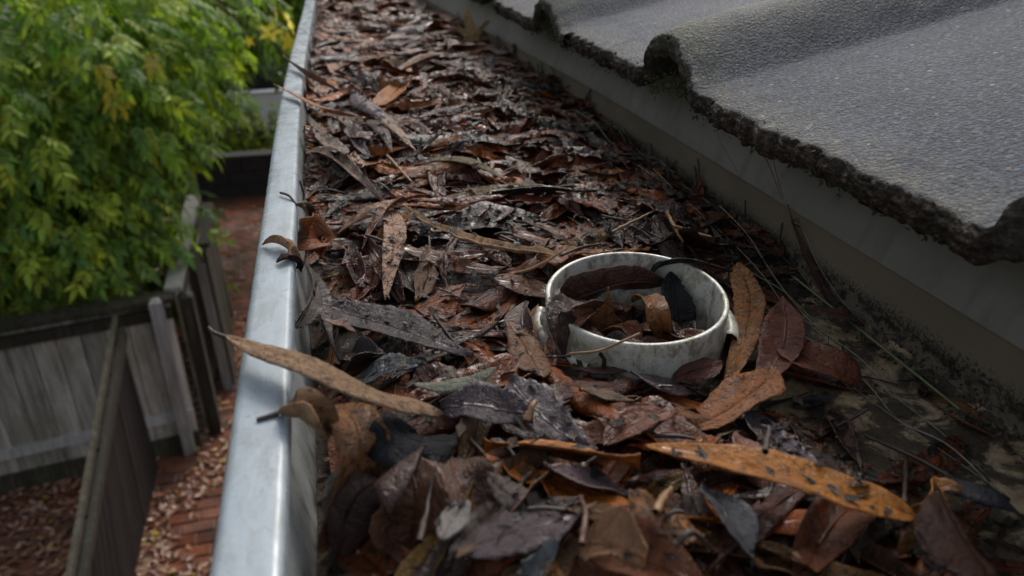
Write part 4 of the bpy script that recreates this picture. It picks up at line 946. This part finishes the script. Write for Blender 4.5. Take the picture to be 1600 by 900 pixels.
hpose([(1350, 505, .198), (1310, 490, .194), (1270, 480, .196)], .014, (.06, .02, .015), 'dark maroon leaf between the spotted orange leaf and the back wall', roll=0, spots=.1, dry=.04)
hpose([(1440, 835, .195), (1446, 795, .189), (1466, 764, .182), (1503, 766, .180)], .012, (.25, .105, .028), 'orange curled leaf end above the dark maroon leaf at the lower right', roll=-30, roll1=20, spots=.3, dry=.3, cup=.4, pow=.68, short='orange curled leaf end')
hpose([(1475, 775, .176), (1500, 830, .170), (1535, 880, .170), (1570, 940, .175)], .026, (.020, .006, .003), 'big dark maroon leaf hanging at the bottom right corner', roll=-25, spots=.3, dry=.75, cup=-.2, pow=.9, wr=.10, rag=.2, short='big dark maroon leaf')
hpose([(1490, 745, .190), (1520, 752, .182), (1560, 772, .180), (1600, 815, .186)], .020, (.022, .022, .028), 'shiny black leaf on a long dark stalk at the lower right', roll=-20, spots=0, dry=.05, cup=-.3, stalk=[(1440, 720, .196), (1390, 697, .199), (1350, 680, .199)], short='shiny black leaf on a long stalk')
hpose([(1300, 825, .196), (1308, 850, .190), (1312, 880, .192)], .014, (.15, .085, .05), 'short brown leaf end poking out below the longest leaf', roll=0, spots=.1, dry=.4, pow=.7)
hpose([(1425, 828, .186), (1418, 850, .190), (1408, 868, .196)], .007, (.17, .075, .025), 'narrow orange tip folded down at the end of the longest leaf', roll=0, spots=.1, dry=.3)
hlay((984, 782), (1112, 815), .026, (.22, .090, .024), 'rounded orange brown leaf below the start of the longest leaf', .7, .35, lift=.010, pow=.55, short='rounded orange brown leaf')
hlay((760, 690), (1000, 714), .016, (.27, .09, .014), 'long bright orange brown leaf lying across below the pipe', .25, .25, lift=.012, cup=.15, flex=.03, wr=.03, rag=.05, pow=.55, short='long bright orange brown leaf')
hlay((1435, 822), (1005, 706), .0215, (.27, .098, .013), 'longest orange brown spotted leaf lying slantwise at the lower right', .3, .3, lift=.016, cup=.10, pow=.55, peak=.42, flex=.05, wr=.03, rag=.05, short='longest orange brown leaf')
# in and on the pipe
hpose([(945, 449, .170), (947, 480, .181), (946, 515, .196), (944, 545, .215)], .019, (.20, .085, .032), 'brown pointed leaf with a pale midrib standing inside the pipe', roll=5, spots=.4, dry=.15, cup=-.3, peak=.75, pow=.6, short='pointed leaf inside the pipe')
hpose([(975, 468, .178), (1010, 466, .172), (1030, 500, .180), (1022, 555, .212)], .0135, (.18, .075, .024), 'amber brown leaf curving over inside the pipe', roll=-30, roll1=25, spots=.6, dry=.1, cup=.15, pow=.6)
hpose([(880, 475, .188), (920, 458, .178), (985, 440, .174), (1055, 446, .186)], .026, (.050, .018, .012), 'dark red leaf lying across the back of the pipe opening', roll=-65, spots=.1, dry=.05, cup=.2)
hpose([(1042, 425, .172), (1052, 455, .180), (1060, 500, .192), (1055, 545, .205)], .017, (.009, .009, .010), 'black rotten leaf hanging down inside the pipe', roll=0, spots=0, dry=.4, cup=.1,  pow=.7, rag=.4)
hpose([(1010, 428, .178), (1045, 412, .1685), (1090, 410, .1665), (1145, 424, .172)], .010, (.014, .012, .011), 'blackened ragged leaf strip draped over the far right rim of the pipe', roll=-25, spots=0, dry=.5, cup=.2, rag=.5, pow=.7)
hpose([(925, 478, .175), (895, 480, .1675), (872, 492, .1685), (868, 560, .185)], .019, (.040, .019, .013), 'dark brown leaf draped over the left front rim of the pipe', roll=15, roll1=-10, spots=.2, dry=.06, cup=.3, pow=.68, short='dark leaf draped over the rim')
hpose([(1095, 480, .190), (1075, 500, .20), (1050, 530, .22)], .016, (.035, .014, .010), 'dark leaf sunk low against the right inner side of the pipe', roll=20, spots=.1, dry=.05)
hpose([(985, 480, .187), (990, 510, .20), (985, 550, .22)], .018, (.020, .008, .007), 'near black leaf deep in the pipe between the two amber ones', roll=0, spots=.1, dry=.05)
hpose([(920, 500, .195), (930, 520, .205), (960, 560, .23)], .024, (.022, .012, .009), 'dark leaf filling the left side of the pipe low down', roll=20, spots=.1, dry=.05)
hpose([(862, 522, .182), (860, 548, .186), (868, 592, .190)], .0055, (.24, .13, .09), 'tiny light brown leaf standing against the left outside of the pipe', roll=0, spots=.4, dry=.4)
hpose([(822, 470, .181), (815, 500, .184), (825, 540, .189), (852, 562, .190)], .014, (.055, .024, .016), 'dark glossy leaf curled around the left side of the pipe collar', roll=30, spots=.1, dry=.05, cup=.4)
# wet debris plugging the pipe, with small leaves on it
def plug():
    n, m = 16, 60; V = []
    for i in range(n):
        r0 = (PR - .0035) * i / (n - 1)
        for j in range(m):
            t = 2 * math.pi * j / m; x = PC[0] + r0 * math.cos(t); y = PC[1] + r0 * math.sin(t)
            V.append((x, y, CAMZ - .200 + .010 * (fbm(np.array(x * 90), np.array(y * 90), 4, 3) - .5) * 2 - .10 * (y - PC[1]) - .06 * (x - PC[0])))
    Q = [(i * m + j, i * m + (j + 1) % m, (i + 1) * m + (j + 1) % m, (i + 1) * m + j) for i in range(n - 1) for j in range(m)]
    tag(mesh_np('pipe_debris', np.array(V), np.array(Q), M['muck'], None, True), kind='stuff')
plug()
pr_ = np.random.default_rng(5)
PL = [(-.024, .008, 40, 'chocolate brown'), (-.012, .020, 10, 'dark purple brown'), (.004, .024, -15, 'reddish brown'), (.018, .016, 60, 'blackish brown'), (-.026, -.010, 80, 'dark purple brown'),
      (-.008, -.008, 120, 'reddish brown'), (.012, -.004, 150, 'chocolate brown'), (.024, -.008, 75, 'blackish brown'), (.006, -.022, 20, 'chocolate brown'), (-.014, -.022, -20, 'blackish brown'), (.022, -.020, 130, 'reddish brown')]
WH = ['at the left inside the pipe', 'at the back left inside the pipe', 'at the back inside the pipe', 'at the back right inside the pipe', 'under the draped leaf inside the pipe', 'in the middle of the pipe mouth', 'just right of the middle inside the pipe', 'at the right inside the pipe', 'at the front inside the pipe', 'at the front left inside the pipe', 'at the front right inside the pipe']
for (dx, dy, a_, cn), wh in zip(PL, WH):
    L = .032; W = .012; loc = leaf_local(L, W, 18, 9, pr_, {'cup': pr_.uniform(-.5, .5), 'arch': pr_.uniform(.05, .2), 'wr': .1})
    S, T, T2, Z, U, Vv = loc; ca, sa = math.cos(R_(a_)), math.sin(R_(a_)); s_ = S - L / 2
    x = dx + ca * s_ - sa * T2; y = dy + sa * s_ + ca * T2; rr_ = np.hypot(x, y); kk = np.minimum(1, (PR - .0045) / rr_); x *= kk; y *= kk
    z = CAMZ - .193 + Z + (1 - kk) * rr_ * .9 - .10 * dy - .06 * dx + pr_.uniform(-.15, .25) * s_ + pr_.uniform(-.002, .004)
    V = np.stack([PC[0] + x, PC[1] + y, z], -1).reshape(-1, 3); lc, lp, lq = attrs_for(S, T, cn, pr_)
    leaf_obj('fallen_leaf', V, 18, 9, lc, lp, lq, f'small wet {cn} leaf {wh}'); heroes.append((*proj(V.mean(0)), 'leaves inside the pipe'))
# pale five pointed leaf near the back wall
def star_leaf():
    c = ground_pt(738, 80) + np.array([0, 0, .02]); V = [np.zeros(3)]; n = 5; rr = np.random.default_rng(3)
    angs = [92, 140, 200, -20, 35]; lens = [.050, .034, .024, .024, .036]; ring = []
    order = np.argsort([a % 360 for a in angs])
    for oi in order:
        a = angs[oi]; l = lens[oi]
        for da, k in ((-20, .42), (-9, .62), (-5, .82), (0, 1.0), (6, .80), (10, .6), (20, .42)):
            t = R_(a + da); ring.append((math.cos(t) * l * k, 0, math.sin(t) * l * k))
    Rm = np.array(Matrix.Rotation(R_(-38), 3, 'X') @ Matrix.Rotation(R_(-15), 3, 'Z'))
    V = [np.zeros(3)] + [np.array(q) * .45 + [0, rr.uniform(-.001, .001), 0] for q in ring] + [np.array(q) + [0, rr.uniform(-.003, .003), 0] for q in ring]
    V = np.array([Rm @ v for v in V]); m = len(ring)
    Fc = [(0, 1 + i, 1 + (i + 1) % m) for i in range(m)] + [(1 + i, 1 + m + i, 1 + m + (i + 1) % m) for i in range(m)] + [(1 + i, 1 + m + (i + 1) % m, 1 + (i + 1) % m) for i in range(m)]
    nV = len(V); lc = np.tile([.30, .21, .10, 1], (nV, 1)); lp = V * 1000 + 7; lq = np.tile([50, .4, .9], (nV, 1))
    o = mesh_np('maple_leaf', V, np.array(Fc), M['leaf'], None, False, {'lc': ('FLOAT_COLOR', lc), 'lp': ('FLOAT_VECTOR', lp), 'lq': ('FLOAT_VECTOR', lq)}); o.location = c
    tag(o, 'pale yellowish five pointed maple leaf propped up near the far back wall', 'leaf')
    heroes.append((738, 80, 'pale five pointed maple leaf'))
star_leaf()
# upright thin leaf at the back wall
hpose([(1003, 245, .205), (1004, 225, .196), (1008, 206, .188)], .006, (.16, .13, .10), 'little upright leaf standing alone at the foot of the back wall', roll=80, spots=.3, dry=.6)

# ---- sticks, stalks, fibres
def gstrand(pxs, rad, mat, label, cat='twig', lift=.004, name='twig', n=16, taper=False):
    pts = [ground_pt(a, b) + np.array([0, 0, lift if len(t) == 0 else t[0]]) for a, b, *t in pxs]
    jr = np.random.default_rng(int(pxs[0][0])); pp = bez(pts, n) + jr.normal(size=(n, 3)) * rad * .10
    tv, tq = tube_np(pp, np.linspace(rad, rad * .55, n) * (1 + jr.normal(size=n) * .12), 7); o = mesh_np(name, tv, tq, mat); return tag(o, label, cat)
gstrand([(605, 250), (625, 272), (643, 292)], .0012, M['straw'], 'short pale straw stick above the pinkish orange leaf')
gstrand([(777, 442), (830, 430), (884, 414, .010)], .0011, M['straw'], 'straight straw coloured stick touching the left side of the pipe')
gstrand([(955, 385, .010), (990, 365, .009), (1026, 345, .008)], .0011, M['straw'], 'thin straw stick standing out behind the pipe to the upper right')
gstrand([(1045, 392, .016), (1075, 394, .014), (1108, 394, .010)], .0011, M['straw'], 'level straw stalk poking out behind the right rim of the pipe')
gstrand([(1040, 345), (1058, 380), (1066, 392)], .0012, M['straw'], 'brown twig slanting down behind the pipe rim', lift=.006)
strand('twig', [PH(888, 553, .178), PH(935, 548, .1755), PH(968, 535, .1715), PH(1000, 521, .168)], .0006, M['straw'], 'thin brown twig lying across the front of the pipe up to its rim', 'twig', 6)
strand('twig', [PH(938, 553, .1775), PH(944, 562, .181), PH(943, 575, .186)], .0011, M['twig'], 'short dark stub hanging on the front face of the pipe', 'twig', 6)
gstrand([(906, 900, .012), (912, 850, .012), (905, 805, .008)], .0011, mk_stick('brown_stem', (.05, .022, .012), (.12, .05, .026), .5), 'smooth reddish brown stem standing at the bottom centre', taper=True)
gstrand([(1018, 852, .012), (1030, 832, .014), (1042, 812, .014)], .0013, M['straw'], 'stubby pale broken stick below the rounded orange leaf')
gstrand([(823, 690, .010), (830, 678, .012), (836, 668, .012)], .0015, M['straw'], 'chunky pale wood stub above the long bright orange leaf')
gstrand([(1180, 782, .020), (1185, 755, .024), (1176, 735, .02)], .0010, M['twig'], 'short black twig stuck upright through the longest leaf')
gstrand([(1295, 608, .004), (1340, 604, .006), (1400, 612, .004)], .0008, M['twig'], 'curved dark stalk over the bare silt patch', 'stalk')
gstrand([(1408, 800), (1412, 745), (1410, 715)], .0012, M['twig'], 'dark twig lying lengthwise over the bare silt patch')
gstrand([(1048, 900, .012), (1075, 880, .012), (1110, 900, .010)], .0012, M['twig'], 'dark thin stem at the bottom edge right of the chestnut leaf', 'stalk')
gstrand([(660, 900, .014), (672, 850, .016), (680, 790, .014)], .0010, M['twig'], 'dark stem standing in the lower left of the heap', 'stalk')
# fibres lying along the foot of the back wall
fr = np.random.default_rng(21)
for k in range(15):
    y0 = fr.uniform(.16, .62); ln = fr.uniform(.10, .26); off = fr.uniform(.232, .268); mats = ['fibre', 'fibre', 'twig', 'greenstalk', 'fibre']
    ys_ = np.linspace(y0, y0 + ln, 6); xs_ = off + np.cumsum(fr.normal(size=6) * .0035); zs = [float(sampleH(np.array([min(x, .27)]), np.array([y]))[0]) + fr.uniform(.001, .005) for x, y in zip(xs_, ys_)]
    xs_ = np.minimum(xs_, .2705)
    side = ['close to the wall', 'farther from the wall', 'between wall and pipe'][k % 3]; pl = ['near the lower right corner', 'beside the bare silt', 'level with the pipe', 'behind the pipe', 'towards the far leaves'][min(4, int((y0 + ln / 2 - .16) / .13))]
    mt = mats[k % 5]; nm = {'fibre': 'pale', 'twig': 'dark', 'greenstalk': 'green'}[mt]
    strand('grass_stem', list(zip(xs_, ys_, zs)), fr.uniform(.0002, .00042), M[mt], f'thin {nm} {["long", "short", "kinked", "bent", "wavy"][k // 3]} grass stem {side}, {pl}', 'stem', 4, 24, 'grass stems along the foot of the back wall')
strand('grass_stem', [PH(1205, 405, .199), PH(1300, 480, .198), PH(1400, 560, .198), PH(1500, 640, .199)], .0008, M['greenstalk'], 'longest green grass stem along the foot of the back wall right of the pipe', 'stem', 5, 24)
# dark thread-like roots and bits in the heap
def bits():
    r = np.random.default_rng(31); V, Q, C, off = [], [], [], 0
    for k in range(9000):
        x = r.uniform(XL + .004, XR - .002); y = r.uniform(.12, 1.3) if r.random() < .75 else r.uniform(.35, .9)
        if r.random() < .5: x = r.uniform(.15, XR - .002)
        if math.hypot(x - PC[0], y - PC[1]) < PR + .003: continue
        z = float(sampleH(np.array([x]), np.array([y]))[0]) + .0004; L = r.uniform(.0015, .006); w_ = r.uniform(.0004, .0022)
        xw = float(warp(x, y)); p = np.array([xw, y, z]); a = r.uniform(0, 6.28); d = np.array([math.cos(a), math.sin(a), r.normal() * .25]); s_ = np.array([-d[1], d[0], r.normal() * .3])
        V += [p - d * L, p + s_ * w_ + [0, 0, .0004], p + d * L, p - s_ * w_ + [0, 0, .0004]]; Q.append((off, off + 1, off + 2, off + 3)); off += 4
        c = np.array([(.02, .013, .009), (.06, .035, .02), (.12, .065, .03), (.25, .17, .10), (.012, .01, .008)][r.choice(5, p=[.34, .26, .16, .05, .19])]); C += [tuple(c) + (1,)] * 4
    V = np.array(V); C = np.array(C)
    lp = V * 1000; lq = np.tile([10, .2, .15], (len(V), 1))
    tag(mesh_np('leaf_crumbs', V, np.array(Q), M['leaf'], None, False, {'lc': ('FLOAT_COLOR', C), 'lp': ('FLOAT_VECTOR', lp), 'lq': ('FLOAT_VECTOR', lq)}), kind='stuff')
bits()
def grit():                              # black crumbs where the back wall meets the silt
    r = np.random.default_rng(77); V, Q, off = [], [], 0
    for k in range(9000):
        y = r.uniform(.12, 1.5); e = abs(r.normal()); x = XR - .001 - e * .006; z = CAMZ - .2035 + max(0, r.normal() * .0035 + .002 - e * .001)
        if r.random() < .35: x = XR - .0008; z = CAMZ - .2025 + abs(r.normal()) * .007
        if r.random() < .18: x = r.uniform(.18, .27); z = float(sampleH(np.array([x]), np.array([y]))[0]) + .0003
        s_ = r.uniform(.0003, .0008); tet = r.normal(size=(4, 3)) * s_; p = np.array([float(warp(x, y)), y, z])
        V += list(p + tet); Q += [(off, off + 1, off + 2), (off, off + 2, off + 3), (off, off + 3, off + 1), (off + 1, off + 3, off + 2)]; off += 4
    tag(mesh_np('grit', np.array(V), np.array(Q), M['grit'], None, False), kind='stuff')
grit()

# ---- turn the dropped leaves into objects: the ones that show largest singly, the rest as one mass
def score(rc):
    c = rc['V'].mean(0); px, py = proj(c); d = np.linalg.norm(c - np.array([0, 0, CAMZ]))
    if not (430 < px < 1600 and -10 < py < 910): return -1
    if not rc['top']: return -1
    return rc['L'] * rc['W'] / d ** 2 * (1 + .0005 * rc['order'])
cand = sorted([rc for rc in records if score(rc) > 0], key=score, reverse=True)[:300 - len(heroes)]
cid = set(rc['order'] for rc in cand)
def compass(dx, dy):
    a = math.degrees(math.atan2(-dy, dx)) % 360
    return ['right of', 'above and right of', 'above', 'above and left of', 'left of', 'below and left of', 'below', 'below and right of'][int((a + 22.5) // 45) % 8]
used = {}
for rc in cand:
    px, py = proj(rc['V'].mean(0)); hs_ = sorted(heroes, key=lambda h: (h[0] - px) ** 2 + (h[1] - py) ** 2)
    form = 'broad' if .72 <= rc['kind'] < .9 else ('narrow' if rc['kind'] >= .9 else ('curled' if rc['style'] else 'pointed'))
    e0 = proj(rc['V'][rc['nv'] // 2]); e1 = proj(rc['V'][-rc['nv'] // 2 - 1]); a = math.degrees(math.atan2(-(e1[1] - e0[1]), e1[0] - e0[0])) % 180
    ori = 'lying crosswise' if a < 22 or a > 158 else ('slanting up right' if a < 68 else ('lying lengthwise' if a < 112 else 'slanting up left'))
    size = 'small ' if rc['L'] < .045 else ('large ' if rc['L'] > .065 else '')
    for h in hs_[:6]:
        sh = ' '.join(h[2].split()[:8]); sh = sh if h[2] == ' '.join(h[2].split()[:8]) else ' '.join(h[2].split()[:5])
        lab = f"{size}{rc['name']} {form} leaf {ori} {compass(px - h[0], py - h[1])} the {sh}"
        for bad in (' with', ' of', ' the', ' in', ' lying', ' just', ' a', ' and', ' at', ' under', ' against', ' to', ' over', ' on'):
            if lab.endswith(bad): lab = lab[:-len(bad)]
        words = lab.split()[:16]; lab = ' '.join(words)
        if lab not in used: break
    used[lab] = 1
    rc['label'] = lab
V, Q, LC, LP, LQ, off = [], [], [], [], [], 0
for rc in records:
    if rc['order'] in cid:
        leaf_obj('fallen_leaf', rc['V'], rc['nu'], rc['nv'], rc['lc'], rc['lp'], rc['lq'], rc['label'], rc['st'], group='wet dead leaves heaped in the gutter')
    else:
        V.append(rc['V']); Q.append(grid_faces(rc['nu'], rc['nv'], off)); LC.append(rc['lc']); LP.append(rc['lp']); LQ.append(rc['lq']); off += len(rc['V'])
        if rc['st'] is not None:
            tv, tq = tube_np(rc['st'], .0007, 4); V.append(tv); Q.append(tq + off); off += len(tv)
            LC.append(np.tile([.05, .03, .02, 1], (len(tv), 1))); LP.append(tv * 1000); LQ.append(np.tile([10, 0, .2], (len(tv), 1)))
tag(mesh_np('leaf_litter', np.vstack(V), np.vstack(Q), M['leaf'], None, True, {'lc': ('FLOAT_COLOR', np.vstack(LC)), 'lp': ('FLOAT_VECTOR', np.vstack(LP)), 'lq': ('FLOAT_VECTOR', np.vstack(LQ))}), kind='stuff')
#print('leaves', len(records), 'heroes', len(heroes), 'H range', CAMZ - H.max())
